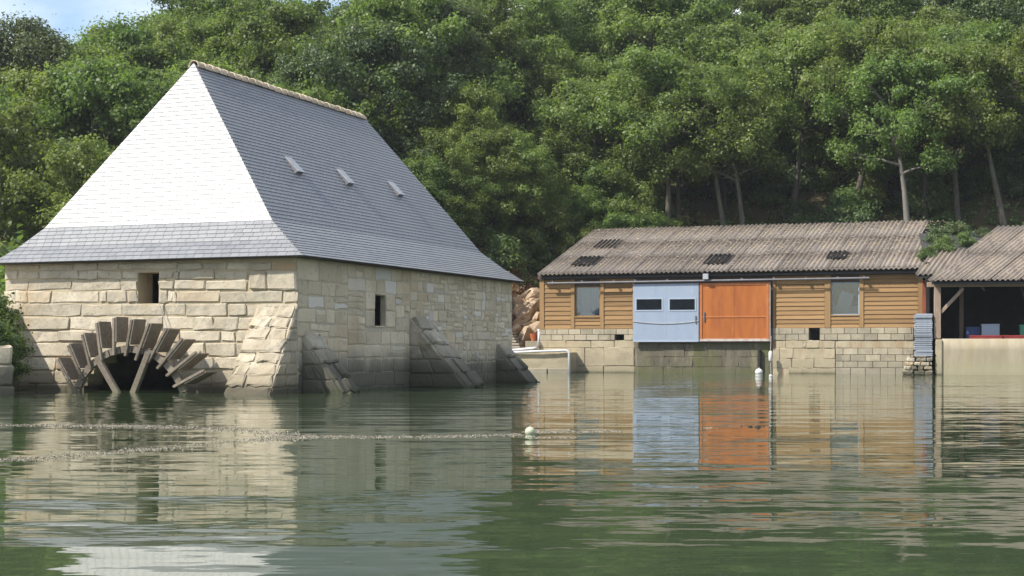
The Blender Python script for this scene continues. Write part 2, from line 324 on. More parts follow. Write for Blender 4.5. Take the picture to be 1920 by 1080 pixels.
def interp(tab, x):
    if x <= tab[0][0]: return tab[0][1]
    for (a, b), (c, d) in zip(tab, tab[1:]):
        if x <= c: return lerp(b, d, (x-a)/(c-a))
    return tab[-1][1]
def sstep(a, b, x): t = min(1, max(0, (x-a)/(b-a))); return t*t*(3-2*t)
SHORE = [(-80, 29), (-10.9, 30), (-10.6, 47), (-5, 50.5), (-1, 57), (.5, 62.5), (18, 59.5), (24, 56.5), (80, 45)]
FOOT = [(-80, 64), (-30, 59.5), (-17, 58.5), (-9, 58.5), (-3, 60), (1, 63.5), (2.8, 67.0), (18, 62.5), (24, 61), (80, 46)]
CREST = [(-80, 7), (-24, 10.6), (-19, 11.8), (-17, 13.3), (-15, 18), (-12.8, 17.5), (-11.2, 12.), (-9.8, 17), (-5, 24), (0, 29), (80, 31)]
def ground(x, y):
    base = -1.2+1.85*sstep(0, 1.2, y-interp(SHORE, x))
    d = (y-interp(FOOT, x))*.9
    if d > 0:
        c = interp(CREST, x*75/max(y, 40)); base += c*(1-math.exp(-d*.82/c))
    return base+.25*math.sin(x*.7+y*.3)*sstep(0, 6, d)+.18*math.sin(x*1.9-y*1.1)*sstep(0, 4, d)
xs = [-90+i*1.5 for i in range(121)]; ys = [26+j*1.2 for j in range(96)]
h = MB(); h.v = [(x, y, ground(x, y)) for y in ys for x in xs]; h.r = [.5]*len(h.v); nx = len(xs)
h.f = [(j*nx+i, j*nx+i+1, (j+1)*nx+i+1, (j+1)*nx+i) for j in range(len(ys)-1) for i in range(nx-1)]
hill = h.build('hillside', M['hill'], smooth=True, kind='structure')
hill['label'] = 'steep earthen hillside under the wood behind the buildings'

# ------------------------------------------------------------------ stones, blocks
def stone_mesh(q, nrm, proud, sink, rg, jit=.02, rough=.012, gap=.012, edge=.035):
    """one dressed stone laid into a wall: rounded face over quad q (bl, br, tr, tl), sides running back into the mortar"""
    q = [Vector(p) for p in q]; n = Vector(nrm).normalized()
    w = ((q[1]-q[0]).length+(q[2]-q[3]).length)/2; hh = ((q[3]-q[0]).length+(q[2]-q[1]).length)/2
    def at(s, t): return q[0].lerp(q[1], s).lerp(q[3].lerp(q[2], s), t)
    cj = [(rg.uniform(-jit, jit), rg.uniform(-jit*.7, jit*.7)) for _ in range(4)]
    gx, gy = min(.2, gap/w), min(.2, gap/hh); ex, ey = min(.3, edge/w), min(.3, edge/hh)
    ss = [0, ex, .36+rg.uniform(-.1, .1), .66+rg.uniform(-.1, .1), 1-ex, 1]; ts = [0, ey, 1-ey, 1]; nx_ = len(ss); ny_ = len(ts)
    pr = proud*rg.uniform(.6, 1.2); vs = []; tip = rg.uniform(-.3, .3)*proud; til = rg.uniform(-.25, .25)*proud
    tu, tv = (q[1]-q[0]).normalized(), (q[3]-q[0]).normalized()
    for j, t in enumerate(ts):
        for i, s in enumerate(ss):
            jx = lerp(lerp(cj[0][0], cj[1][0], s), lerp(cj[3][0], cj[2][0], s), t); jy = lerp(lerp(cj[0][1], cj[1][1], s), lerp(cj[3][1], cj[2][1], s), t)
            p = at(lerp(gx, 1-gx, s), lerp(gy, 1-gy, t))+tu*jx+tv*jy
            ed = i in (0, nx_-1) or j in (0, ny_-1); co = i in (0, nx_-1) and j in (0, ny_-1)
            if ed: p += tv*rg.uniform(-jit, jit)*.7+tu*rg.uniform(-jit, jit)*.7
            if co: p += tu*(edge*.5 if i == 0 else -edge*.5)+tv*(edge*.35 if j == 0 else -edge*.35)
            vs.append(p+n*((pr*.6 if ed else pr)+(s-.5)*tip+(t-.5)*til+rg.uniform(-rough, rough)))
    fs = [(j*nx_+i, j*nx_+i+1, (j+1)*nx_+i+1, (j+1)*nx_+i) for j in range(ny_-1) for i in range(nx_-1)]
    ring = list(range(nx_))+[j*nx_+nx_-1 for j in range(1, ny_)]+[(ny_-1)*nx_+i for i in range(nx_-2, -1, -1)]+[j*nx_ for j in range(ny_-2, 0, -1)]; b = len(vs); nr = len(ring)
    vs += [vs[k]-n*(sink+pr) for k in ring]
    fs += [(ring[k], b+k, b+(k+1) % nr, ring[(k+1) % nr]) for k in range(nr)]
    m = MB().add(vs, fs, rg.random()); return m.mesh('stone', None, False)
def lay(parent, mat, q, nrm, proud=.045, sink=.03, name='stone', rg=R, **k):
    me = stone_mesh(q, nrm, proud, sink, rg, **k); me.materials.append(mat); return link(name, me, parent)

# ------------------------------------------------------------------ tide mill
mill = thing('tide_mill', 'cream stone tide mill with steep slate hipped roof standing in the water', 'mill', MILL.world(0, 0, 0), MILL.a)
LX, BY, ZT = -7.58, 12.5, 2.86
def wall_strips(a0, a1, z0, z1, holes, step=.12):
    """intervals of a wall minus its holes: (a, b, [(z0, z1)...])"""
    cuts = {a0, a1}
    for hl in holes:
        if hl[0] == 'rect': cuts |= {hl[1], hl[2]}
        else:
            k = 14
            for i in range(k+1): cuts.add(hl[1]-hl[3]*math.cos(math.pi*i/k))
    cuts = sorted(c for c in cuts if a0 <= c <= a1); out = []
    for a, b in zip(cuts, cuts[1:]):
        if b-a < 1e-4: continue
        m = (a+b)/2; segs = [(z0, z1)]
        for hl in holes:
            if hl[0] == 'rect' and hl[1] < m < hl[2]: h0, h1 = hl[3], hl[4]
            elif hl[0] == 'arch' and abs(m-hl[1]) < hl[3]: h0, h1 = z0-1, hl[2]+math.sqrt(hl[3]**2-(m-hl[1])**2)
            else: continue
            segs = [s for p, r in segs for s in ((p, min(r, h0)), (max(p, h1), r)) if s[1]-s[0] > 1e-3]
        out.append((a, b, segs))
    return out
wcx, wcz = MILL.hit_y(247, 767, -.62)           # wheel centre
w1 = (MILL.hit_y(259, 540, 0)[0], MILL.hit_y(298, 540, 0)[0], MILL.hit_y(280, 569, 0)[1], MILL.hit_y(280, 511, 0)[1])
w2 = (MILL.hit_x(702, 580, 0)[0], MILL.hit_x(723, 580, 0)[0], MILL.hit_x(712, 611, 0)[1], MILL.hit_x(712, 554, 0)[1])
ARCH = ('arch', MILL.hit_y(252, 767, 0)[0], wcz, 1.38)
holes_f = [('rect', *w1), ARCH]; holes_r = [('rect', *w2)]
fw = MB(); rw = MB()
for a, b, sg in wall_strips(LX, 0, -1, ZT, holes_f):
    for z0, z1 in sg: fw.box(a, b, 0, .55, z0, z1)
for a, b, sg in wall_strips(.55, BY-.55, -1, ZT, holes_r):
    for z0, z1 in sg: rw.box(-.14, 0, a, b, z0, z1)
front_wall = fw.build('front_wall', M['mortar'], mill); side_wall = rw.build('side_wall', M['mortar_side'], mill)
MB().box(LX, LX+.55, .55, BY-.55, -1, ZT).build('side_wall', M['mortar'], mill)
MB().box(LX, 0, BY-.55, BY, -1, ZT).build('back_wall', M['mortar_side'], mill)

# front stones follow the joints seen in the photo: (top y, bottom y, joints) measured on a 3.2x enlargement from (0, 450)
ROWS = [(132, 182, [30, 240, 440, 590, 715, 1065, 1220, 1365, 1500, 1640, 1783]),
        (184, 238, [30, 110, 240, 475, 590, 735, None, 955, 1042, 1080, 1290, 1495]),
        (240, 302, [38, 168, 428, 726, 820, None, 955, 1045, 1235, 1490]),
        (304, 378, [30, 95, 168, 310, 600, 642, 768, None, 955, 1008, 1058, 1322, 1700, 1783]),
        (381, 457, [34, 130, 493, 737, 990, 1115, 1372, 1480, 1783]),
        (459, 541, [34, 150, 424, 705, 873, 983, 1162, 1285, 1432, 1783]),
        (543, 613, [34, 138, 353, 562, 705, 860, 1080, 1330, 1420, 1600, 1783]),
        (615, 699, [34, 200, 442, 545, 700, 860, 1050, 1240, 1420, 1590, 1783]),
        (701, 780, [34, 190, 335, 445, 620, 1150, 1290, 1430, 1600, 1783]),
        (782, 860, [34, 170, 330, 450, 1280, 1420, 1600, 1783]),
        (862, 950, [34, 220, 400, 1270, 1440, 1610, 1783])]
def fpt(x, y): return MILL.hit_y(x/3.2, 450+y/3.2, 0)
rf = random.Random(3)
def arch_clip(a, b, z0, z1):
    zz = (z0+z1)/2-ARCH[2]
    if abs(zz) >= ARCH[3]+.02: return [(a, b)]
    hw = math.sqrt(max(0, (ARCH[3]+.02)**2-zz*zz)); l, r = ARCH[1]-hw, ARCH[1]+hw
    return [s for s in ((a, min(b, l)), (max(a, r), b)) if s[1]-s[0] > .09]
for k, (y0, y1, js) in enumerate(ROWS):
    for a, b in zip(js, js[1:]):
        if a is None: continue
        if b is None: b = 820
        z1 = fpt((a+b)/2, y0)[1]; z0 = fpt((a+b)/2, y1)[1]; x0 = fpt(a, (y0+y1)/2)[0]; x1 = fpt(b, (y0+y1)/2)[0]
        if b == 1783: x1 = .03
        if b == 820: x1 = w1[0]-.004
        if a == 955: x0 = w1[1]+.004
        if k == 10: z0 = -.35
        for s0, s1 in arch_clip(x0, x1, z0, z1):
            lay(front_wall, M['stone_front'], [(s0, 0, z0), (s1, 0, z0), (s1, 0, min(z1, ZT)), (s0, 0, min(z1, ZT))], (0, -1, 0), proud=rf.uniform(.014, .045), rg=rf, rough=.008, gap=.016, jit=.026, edge=.02)
for a, b in ((1500, 1607), (1607, 1783)):        # tall corner stones
    x0, x1 = fpt(a, 240)[0], fpt(b, 240)[0]; x1 = .03 if b == 1783 else x1
    lay(front_wall, M['stone_front'], [(x0, 0, fpt(b, 302)[1]), (x1, 0, fpt(b, 302)[1]), (x1, 0, fpt(b, 184)[1]), (x0, 0, fpt(b, 184)[1])], (0, -1, 0), proud=.06, rg=rf)
# side wall stones: large ashlar towards the near corner, small rubble towards the far one
rs = random.Random(11)
zlo, zhi = w2[2]-.04, w2[3]+.06
blocked = (w2[0]-.5, w2[1]+.5, zlo, zhi)
def rubble(ya, yb_, zs, lo, hi, split):
    for z, z1 in zip(zs, zs[1:]):
        y = ya
        while y < yb_-.03:
            e = y+rs.uniform(lo, hi)*(1.35 if z < .5 else 1)
            if yb_-e < lo*.6: e = yb_
            for g in (blocked,):
                if z1 > g[2]+.02 and z < g[3]-.02 and e > g[0] and y < g[1]:
                    if y < g[0]-.08: e = g[0]
                    else: y = e = g[1]
            if e-y < .06: continue
            parts = [(z, z1)]
            if z > .4 and z1-z > .2 and rs.random() < split: zm = lerp(z, z1, rs.uniform(.38, .62)); parts = [(z, zm), (zm, z1)]
            for p0, p1 in parts:
                small = p1-p0 < .2 or e-y < .35
                lay(side_wall, M['stone_side'], [(0, y, p0), (0, e, p0), (0, e, p1), (0, y, p1)], (1, 0, 0), proud=rs.uniform(.008, .022), rg=rs, gap=.024 if small else .018, rough=.005, jit=.03 if small else .022, edge=.022)
            y = e
def courses(lo, hi):
    zs = [-.35]
    while zs[-1] < ZT-hi: zs.append(zs[-1]+rs.uniform(lo, hi)*(1.25 if zs[-1] < .5 else 1))
    if ZT-zs[-1] > lo*.7: zs.append(ZT)
    else: zs[-1] = ZT
    return zs
rubble(.02, 2.3, courses(.26, .36), .4, .95, .12); rubble(2.3, 5.6, courses(.24, .34), .35, .9, .15); rubble(5.6, 8.9, courses(.2, .32), .22, .6, .35); rubble(8.9, BY, courses(.2, .3), .2, .55, .4)
# dressed surround of the side window
wzm = (w2[2]+w2[3])/2
for a, b in ((zlo, wzm), (wzm, zhi)):
    for y0, y1 in ((w2[0]-.5, w2[0]), (w2[1], w2[1]+.5)):
        lay(side_wall, M['stone_side'], [(0, y0, a), (0, y1, a), (0, y1, b), (0, y0, b)], (1, 0, 0), proud=.03, rg=rs, jit=.004, rough=.004)
for a, b in ((zlo, w2[2]), (w2[3], zhi)):
    if b-a > .03: lay(side_wall, M['stone_side'], [(0, w2[0], a), (0, w2[1], a), (0, w2[1], b), (0, w2[0], b)], (1, 0, 0), proud=.03, rg=rs, jit=.002, rough=.003)

def buttress(frame_pts, mat, mort, ncourse, nacross, rg, step=0.):
    """raking buttress: frame_pts gives (wall-top left, wall-top right, out-bottom left, out-bottom right, wall-bottom left, wall-bottom right)"""
    tl, tr, ol, orr, bl, br = [Vector(p) for p in frame_pts]
    body = MB().add([tl, tr, ol, orr, bl, br], [(0, 2, 3, 1), (0, 4, 2), (1, 3, 5), (2, 4, 5, 3), (0, 1, 5, 4)]).build('buttress', mat, mill)
    n = (orr-ol).cross(tl-ol).normalized()
    for k in range(ncourse):
        t0, t1 = k/ncourse, (k+1)/ncourse; cuts = [0]+sorted(rg.uniform(.3, .7) if nacross == 2 else (i+rg.uniform(.3, .7))/nacross for i in range(nacross-1))+[1]
        if k % 2 and nacross == 2 and rg.random() < .4: cuts = [0, 1]
        for a, b in zip(cuts, cuts[1:]):
            P = lambda s, t: ol.lerp(orr, s).lerp(tl.lerp(tr, s), t)
            lay(body, mat, [P(a, t0), P(b, t0), P(b, t1), P(a, t1)], n, proud=rg.uniform(.015, .06 if mat is M['stone_low'] else .13), rg=rg, rough=.02, jit=.045, gap=.012)
    for (T, O, B, sgn) in ((tl, ol, bl, -1), (tr, orr, br, 1)):      # courses on the two cheeks
        nn = (O-B).cross(T-B).normalized()*(1 if sgn > 0 else -1); side = (tr-tl).normalized()*sgn
        nn = side
        for k in range(ncourse):
            t0, t1 = k/ncourse, (k+1)/ncourse
            a0, a1, b0, b1 = B.lerp(T, t0), B.lerp(T, t1), O.lerp(T, t0), O.lerp(T, t1)
            cuts = [0, rg.uniform(.35, .65), 1] if (b0-a0).length > .7 else [0, 1]
            for c0, c1 in zip(cuts, cuts[1:]):
                q = [a0.lerp(b0, c0), a0.lerp(b0, c1), a1.lerp(b1, c1), a1.lerp(b1, c0)]
                if (b1-a1).length < .08: continue
                if sgn < 0: q = [q[1], q[0], q[3], q[2]]
                lay(body, mat, q, nn, proud=.03, rg=rg, rough=.008, jit=.01)
    return body
rb = random.Random(5)
zb = -.35
buttress([(-.95, 0, 1.84), (.0, 0, 1.84), (-1.1, -1.3, zb), (.0, -1.3, zb), (-1.1, 0, zb), (0, 0, zb)], M['stone_low'], M['mortar'], 9, 2, rb)
dyke = MB().box(-8.6, -7.2, -3.2, -.002, -.6, 1.84).build('dyke_wall', M['mortar_side'], mill)
for k in range(7):
    y = -3.2
    while y < -.1:
        e = min(y+rb.uniform(.4, .9), 0); z0, z1 = -.35+k*.313, -.35+(k+1)*.313
        lay(dyke, M['stone_side'], [(-7.2, y, z0), (-7.2, e, z0), (-7.2, e, z1), (-7.2, y, z1)], (1, 0, 0), .03, rg=rb); y = e
def side_buttress(y0, y1, ztop, out, nc):
    return buttress([(0, y0, ztop), (0, y1, ztop), (out, y0, zb), (out, y1, zb), (0, y0, zb), (0, y1, zb)], M['stone_butt'], M['mortar_side'], nc, 2, rb)
yb = [MILL.hit_x(px, 660, 0)[0] for px in (566, 768, 930)]
side_buttress(yb[0], yb[0]+.75, 1.22, 1.2, 5)
side_buttress(yb[1], yb[1]+1.1, 1.70, 1.8, 6)
side_buttress(yb[2], yb[2]+.8, 1.0, 1.25, 4)

# window sill bar and the loose rope below the front window
rope = MB(); pts = [MILL.hit_y(x, y, -.12) for x, y in ((298, 567), (303, 585), (311, 606), (315, 625))]
rope.tube([(x, -.12, zz) for x, zz in pts], .009, 5).build('hanging_cable', M['rope'], mill)

# ---- roof: eaves -> break -> ridge, a flared foot on every side
ez, bz, rz_ = 2.88, 3.62, 7.56
def ring(o, z): return {'fr': Vector((o[1], o[0], z)), 'fl': Vector((LX-o[2], o[0], z)), 'br': Vector((o[1], BY-o[3], z)), 'bl': Vector((LX-o[2], BY-o[3], z))}
cxr = LX/2; RA, RB = Vector((cxr, 1.93, rz_)), Vector((cxr, 10.56, rz_))
# (front y, right x, left x, back y) of the foot, the sprocketed bend and the upper slope
ep = ring((-.32, .32, .12, -.15), ez); mp_ = ring((.03, -.22, -.35, .14), 3.25); bp = ring((.333, -.782, -.842, .43), 3.70)
deck = MB()
deck.add([*ep.values(), *mp_.values(), *bp.values(), RA, RB], [(1, 0, 4, 5), (0, 2, 6, 4), (2, 3, 7, 6), (3, 1, 5, 7), (5, 4, 8, 9), (4, 6, 10, 8), (6, 7, 11, 10), (7, 5, 9, 11), (9, 8, 12), (8, 10, 13, 12), (10, 11, 13), (11, 9, 12, 13)])
roof = deck.build('roof', M['deck'], mill)
so = MB().box(LX-.09, .29, -.29, BY+.12, ZT, ez-.004).build('soffit', M['soffit'], mill)
rsl = random.Random(21)
def slate_rows(A, B, C, D, expo, width):
    """slates between eave line A-B and upper line D-C; yields (vertices, faces) for every slate, bottom course first"""
    A, B, C, D = map(Vector, (A, B, C, D)); n = (B-A).cross(D-A).normalized(); n = n if n.z > 0 else -n
    u = (B-A).normalized(); hgt = ((D-A)-u*(D-A).dot(u)).length; nr = max(1, round(hgt/expo))
    for k in range(nr):
        t0, t1 = k/nr, (k+1)/nr
        l0, r0, l1, r1 = A.lerp(D, t0), B.lerp(C, t0), A.lerp(D, t1), B.lerp(C, t1)
        w = (r0-l0).length; W2 = width; off = W2*.5*(k % 2)+rsl.uniform(-.02, .02); xs_ = [0.]; x = off if off > .05 else off+W2
        while x < w-.04: xs_.append(x); x += W2*rsl.uniform(.93, 1.07)
        xs_.append(w)
        for a, b in zip(xs_, xs_[1:]):
            g = .004
            def pt(base_l, x0, lift):   # clip to the hips of the upper line
                return base_l+u*x0+n*lift
            s1l, s1r = (l1-l0).dot(u), (r1-l0).dot(u)
            ta, tb = min(max(a, s1l), s1r), min(max(b, s1l), s1r)
            up = (l1-l0)-u*(l1-l0).dot(u)
            j = rsl.uniform(-.0006, .0006); j2 = rsl.uniform(-.0006, .0006)
            v = [l0+u*(a+g)+n*(.0145+j), l0+u*(b-g)+n*(.0145+j2), l0+up+u*(tb-g)+n*.003, l0+up+u*(ta+g)+n*.003,
                 l0+u*(a+g)-n*.002, l0+u*(b-g)-n*.002]
            if tb-ta < .012: fs = [(0, 1, 2), (4, 5, 1, 0)]
            else: fs = [(0, 1, 2, 3), (4, 5, 1, 0), (5, 1, 2), (4, 3, 0)]
            yield v, fs
one = 0; rest = MB()
def slate_face(A, B, C, D, single):
    global one
    for v, fs in slate_rows(A, B, C, D, .115, .225):
        if single and one < 300:
            m = MB().add(v, fs, rsl.random()); m.build('slate', M['slate'], roof); one += 1
        else: rest.add(v, fs, rsl.random())
for lo, hi, first in ((ep, mp_, True), (mp_, bp, True)): slate_face(lo['fl'], lo['fr'], hi['fr'], hi['fl'], first)
slate_face(bp['fl'], bp['fr'], RA, RA, True)
for c0, c1, t0, t1 in (('fr', 'br', RA, RB), ('bl', 'fl', RB, RA), ('br', 'bl', RB, RB)):
    for lo, hi in ((ep, mp_), (mp_, bp)): slate_face(lo[c0], lo[c1], hi[c1], hi[c0], False)
    slate_face(bp[c0], bp[c1], t1, t0, False)
rest.build('slates', M['slate'], roof, kind='stuff')
# ridge tiles: overlapping half rounds bedded in pale mortar
nt_ = 27; L0 = (RB-RA).length
def ridge_tile():
    m = MB(); n = 8; ln = L0/nt_+.03
    for k, (y, r) in enumerate(((-.02, .135), (.05, .13), (ln, .105), (ln, .085), (.05, .11), (-.02, .115))):
        for i in range(n+1):
            a = math.pi*(i/n)*1.16-.08*math.pi; m.v.append((r*math.cos(a), y, r*math.sin(a)-.06)); m.r.append(.5)
    for k in range(6):
        k2 = (k+1) % 6
        for i in range(n): m.f.append((k*(n+1)+i, k*(n+1)+i+1, k2*(n+1)+i+1, k2*(n+1)+i))
    return m.mesh('ridge_tile', M['ridge_tile'], True)
rt = ridge_tile()
for i in range(nt_):
    o = link('ridge_tile', rt, roof); o.location = RA.lerp(RB, i/nt_)+Vector((0, 0, rsl.uniform(-.008, .012))); o.rotation_euler = (rsl.uniform(-.02, .02), rsl.uniform(-.04, .04), rsl.uniform(-.02, .02))
# little roof vents with a raised zinc lid
down = Vector((bp['fr'].x-cxr, 0, 3.70-rz_)).normalized(); nrm = Vector((0, 1, 0)).cross(down).normalized(); nrm = nrm if nrm.z > 0 else -nrm
for px, py in ((549, 312), (645, 334), (740, 356)):
    best = None
    for i in range(200):
        y = 1.5+i*.05; x, zz = 0, 0
        # march along the ray until it meets the slope plane
    ox, oy, dx, dy, e = MILL._ray(px, py); o_ = Vector((ox, oy, CAMZ)); d_ = Vector((dx, dy, e)); t = (RA-o_).dot(nrm)/d_.dot(nrm); c = o_+d_*t
    yv = Vector((0, .15, 0)); a = c-down*.24; b = c+down*.24
    v = MB(); top = [a-yv+nrm*.03, a+yv+nrm*.03, b+yv+nrm*.085, b-yv+nrm*.085]; bot = [a-yv, a+yv, b+yv, b-yv]
    v.hexa(bot+top); ve = v.build('roof_vent', M['gutter'], mill)
    lid = [p+nrm*.004 for p in top]; sc = c+nrm*.06
    lid = [sc+(p-sc)*1.06 for p in lid]
    MB().hexa(lid+[p+nrm*.018 for p in lid]).build('lid', M['zinc'], ve)

# ------------------------------------------------------------------ water wheel
yf, ybk = -.82, -.36
wheel = thing('water_wheel', 'half-sunk weathered wooden paddle wheel against the mill front wall', 'water wheel', MILL.world(wcx, 0, 0), MILL.a); wheel.scale = (1.13, 1, 1.03)
C = Vector((0, 0, wcz))
rwh = random.Random(9)
for k in range(30):
    if 147.5 < 26+12.1*k < 190 or k == 29: continue
    deg = 26+12.1*k; an = math.radians(deg); jo = rwh.uniform(-.05, .05)
    rk_deg = interp([(26, 1.5), (52, -2), (76, -6), (99, -8), (121, -16), (147, -25)], deg) if deg < 150 else 0     # the boards rake more towards the left
    tipv = C+Vector((math.cos(an), 0, math.sin(an)))*(1.93+jo); a2 = math.radians(deg+rk_deg+rwh.uniform(-1, 1)); d = Vector((math.cos(a2), 0, math.sin(a2))); tn = Vector((-d.z, 0, d.x))
    def brd(l0, l1, y0, y1, th, off):
        q = []
        for r in (l0, l1):
            c_ = tipv-d*r
            q += [c_+tn*(off-th/2)+Vector((0, y0, 0)), c_+tn*(off-th/2)+Vector((0, y1, 0)), c_+tn*(off+th/2)+Vector((0, y1, 0)), c_+tn*(off+th/2)+Vector((0, y0, 0))]
        return MB().hexa(q, rwh.random())
    brd(.84+rwh.uniform(-.08, .05), .02, yf, yf+.07, .055, .0).build('paddle_arm', M['wheel_wood'], wheel, bevel=.006)
    brd(.56+rwh.uniform(-.03, .03), 0, yf+.02, ybk-.01, .034, -.046).build('paddle', M['wheel_wood'], wheel, bevel=.004)
for yy in (yf+.085,):                    # two rims of felloe pieces
    for k in range(30):
        a0, a1 = math.radians(26+12.1*k+.6), math.radians(26+12.1*(k+1)-.6)
        def pt(a, r, y): return C+Vector((math.cos(a)*r, y, math.sin(a)*r))
        q = [pt(a0, 1.2, yy), pt(a1, 1.2, yy), pt(a1, 1.2, yy+.1), pt(a0, 1.2, yy+.1), pt(a0, 1.34, yy), pt(a1, 1.34, yy), pt(a1, 1.34, yy+.1), pt(a0, 1.34, yy+.1)]
        MB().hexa(q, rwh.random()).build('felloe', M['wheel_wood'], wheel)
for an in (67.6, 122, 176, 230, 284, 338, 14):
    if an in (14,): continue
    a = math.radians(an); d = Vector((math.cos(a), 0, math.sin(a)))
    MB().bar(C+Vector((0, yf+.03, 0)), C+d*1.3+Vector((0, yf+.03, 0)), .12, .10, up=(0, 1, 0)).build('spoke', M['wheel_wood'], wheel, bevel=.008)
MB().tube([C+Vector((0, yf-.2, 0)), C+Vector((0, 1.0, 0))], .19, 14).build('axle', M['wheel_wood'], wheel, smooth=False)

# ------------------------------------------------------------------ corrugated roofs
def sheet_mesh(name, wide, rake, pitch, amp, mat, n=(0, 0, 1), thick=.008):
    """corrugated sheet: wide along x, rake vector up the slope"""
    rk = Vector(rake); up = Vector((1, 0, 0)).cross(rk).normalized(); up = up if up.z > 0 else -up
    k = max(2, round(wide/pitch*8)); m = MB()
    for lay_ in (0, -thick):
        for t in (0, 1):
            for i in range(k+1):
                x = wide*i/k; m.v.append(tuple(Vector((x, 0, 0))+rk*t+up*(amp*math.cos(2*math.pi*x/pitch)+lay_))); m.r.append(.5)
    w = k+1
    for i in range(k):
        m.f.append((i, i+1, w+i+1, w+i)); m.f.append((2*w+i+1, 2*w+i, 3*w+i, 3*w+i+1)); m.f.append((i, 2*w+i, 2*w+i+1, i+1)); m.f.append((w+i+1, 3*w+i+1, 3*w+i, w+i))
    return m.mesh(name, mat, True), up
def corrugated(parent, origin, wide_total, rake, ncol, nrow, pitch, amp, mat, rg, skip=()):
    rk = Vector(rake); wide = wide_total/ncol; me, up = sheet_mesh('corrugated_sheet', wide+pitch*.5, rk/nrow*1.05, pitch, amp, mat)
    for r in range(nrow):
        for c in range(ncol):
            if (r, c) in skip: continue
            o = link('corrugated_sheet', me, parent)
            o.location = Vector(origin)+Vector((wide*c, 0, 0))+rk*(r/nrow)+up*(r*.012+(c % 2)*.006+rg.uniform(-.006, .006))
            o.rotation_euler = (rg.uniform(-.006, .006), rg.uniform(-.004, .004), rg.uniform(-.004, .004))
    return up

# ------------------------------------------------------------------ long shed
shed = thing('waterside_shed', 'long ochre timber shed with blue and orange doors and corrugated roof', 'shed', SHED.world(0, 0, 0), SHED.a)
def sx(px, py=580, y=0): return SHED.hit_y(px, py, y)[0]
def sz(px, py, y=0): return SHED.hit_y(px, py, y)[1]
X0, X1 = sx(1012), sx(1730)
zc0, zc1 = sz(1300, 616), sz(1300, 520)          # cladding bottom and top
zblk = sz(1300, 640)
rsd = random.Random(31)
# frame wall behind the boards, with holes for the windows
wl_, wr_ = (sx(1078), sx(1125), sz(1100, 593), sz(1100, 537)), (sx(1558), sx(1611), sz(1585, 590), sz(1585, 529))
bk = MB()
for a, b, sg in wall_strips(X0, X1, zc0, zc1, [('rect', *wl_), ('rect', *wr_)]):
    for z0, z1 in sg: bk.box(a, b, .045, .16, z0, z1)
bk.build('wall_frame', M['fascia'], shed)
MB().box(X0, X0+.15, .16, 6.6, 0, zc1).build('end_wall', M['clad_post'], shed)
MB().box(X1-.15, X1, .16, 6.6, 0, zc1).build('end_wall', M['clad_post'], shed)
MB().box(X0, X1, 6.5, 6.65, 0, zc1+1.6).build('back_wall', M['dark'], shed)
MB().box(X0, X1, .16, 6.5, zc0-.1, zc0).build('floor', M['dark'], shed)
# gable ends under the roof slope
for a, b in ((X0, X0+.15), (X1-.15, X1)):
    MB().add([(a, .05, zc1), (a, 6.6, zc1), (a, 6.6, zc1+2.1), (b, .05, zc1), (b, 6.6, zc1), (b, 6.6, zc1+2.1)], [(0, 1, 2), (5, 4, 3), (0, 2, 5, 3), (0, 3, 4, 1), (1, 4, 5, 2)]).build('gable', M['clad_post'], shed)
def boards(a, b, z0, z1, n):
    hh = (z1-z0)/n
    for k in range(n):
        zz = z0+k*hh; t = rsd.uniform(-.002, .003)
        m = MB().hexa([(a, -.012+t, zz+.008), (b, -.012+t, zz+.008), (b, .045, zz+.008), (a, .045, zz+.008), (a, .014+t, zz+hh-.004), (b, .014+t, zz+hh-.004), (b, .045, zz+hh-.004), (a, .045, zz+hh-.004)], rsd.random())
        m.build('board', M['clad'], shed)
def upright(a, b, z0=None, z1=None, m='clad_post', y=-.03):
    MB().box(a, b, y, .044, zc0 if z0 is None else z0, zc1 if z1 is None else z1, rsd.random()).build('post', M[m], shed, bevel=.006)
boards(sx(1021), sx(1070), zc0, zc1, 11); boards(sx(1133), sx(1185), zc0, zc1, 11)
boards(sx(1078), sx(1125), zc0, wl_[2]-.05, 3)
boards(sx(1455), sx(1546), zc0, zc1, 12); boards(sx(1620), sx(1721), zc0, zc1, 12); boards(sx(1558), sx(1611), zc0, wr_[2]-.05, 3)
for a, b in ((1012, 1020.5), (1070.5, 1077.5), (1125.5, 1132.5), (1185.5, 1190), (1449, 1454.5), (1546.5, 1557.5), (1611.5, 1619.5), (1721.5, 1730)): upright(sx(a), sx(b))
for wv, px in ((wl_, 'l'), (wr_, 'r')):
    wi = MB().box(wv[0], wv[1], -.03, .2, wv[2]-.05, wv[2], .3).build('window', M['clad_post'], shed)
    for a, b, c, d in ((wv[0], wv[0]+.04, wv[2], wv[3]), (wv[1]-.04, wv[1], wv[2], wv[3]), (wv[0]+.04, wv[1]-.04, wv[2], wv[2]+.03), (wv[0]+.04, wv[1]-.04, wv[3]-.04, wv[3])):
        MB().box(a, b, .06, .11, c, d).build('frame', M['blue_frame'] if px == 'r' else M['clad_post'], wi)
    MB().box(wv[0]+.04, wv[1]-.04, .08, .09, wv[2]+.03, wv[3]-.04).build('pane', M['glass'], wi)
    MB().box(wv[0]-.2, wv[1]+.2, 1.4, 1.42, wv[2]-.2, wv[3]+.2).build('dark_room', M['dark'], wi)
m = MB(); n = 40
for i in range(n+1):                              # pleated curtain in the first window
    x = lerp(wl_[0]+.06, wl_[1]-.03, i/n); yy = .17+.018*math.sin(i*1.7)
    m.v += [(x, yy, wl_[2]), (x, yy, wl_[3])]; m.r += [.5, .5]
m.f = [(2*i, 2*i+2, 2*i+3, 2*i+1) for i in range(n)]
m.build('curtain', M['curtain'], shed, smooth=True)
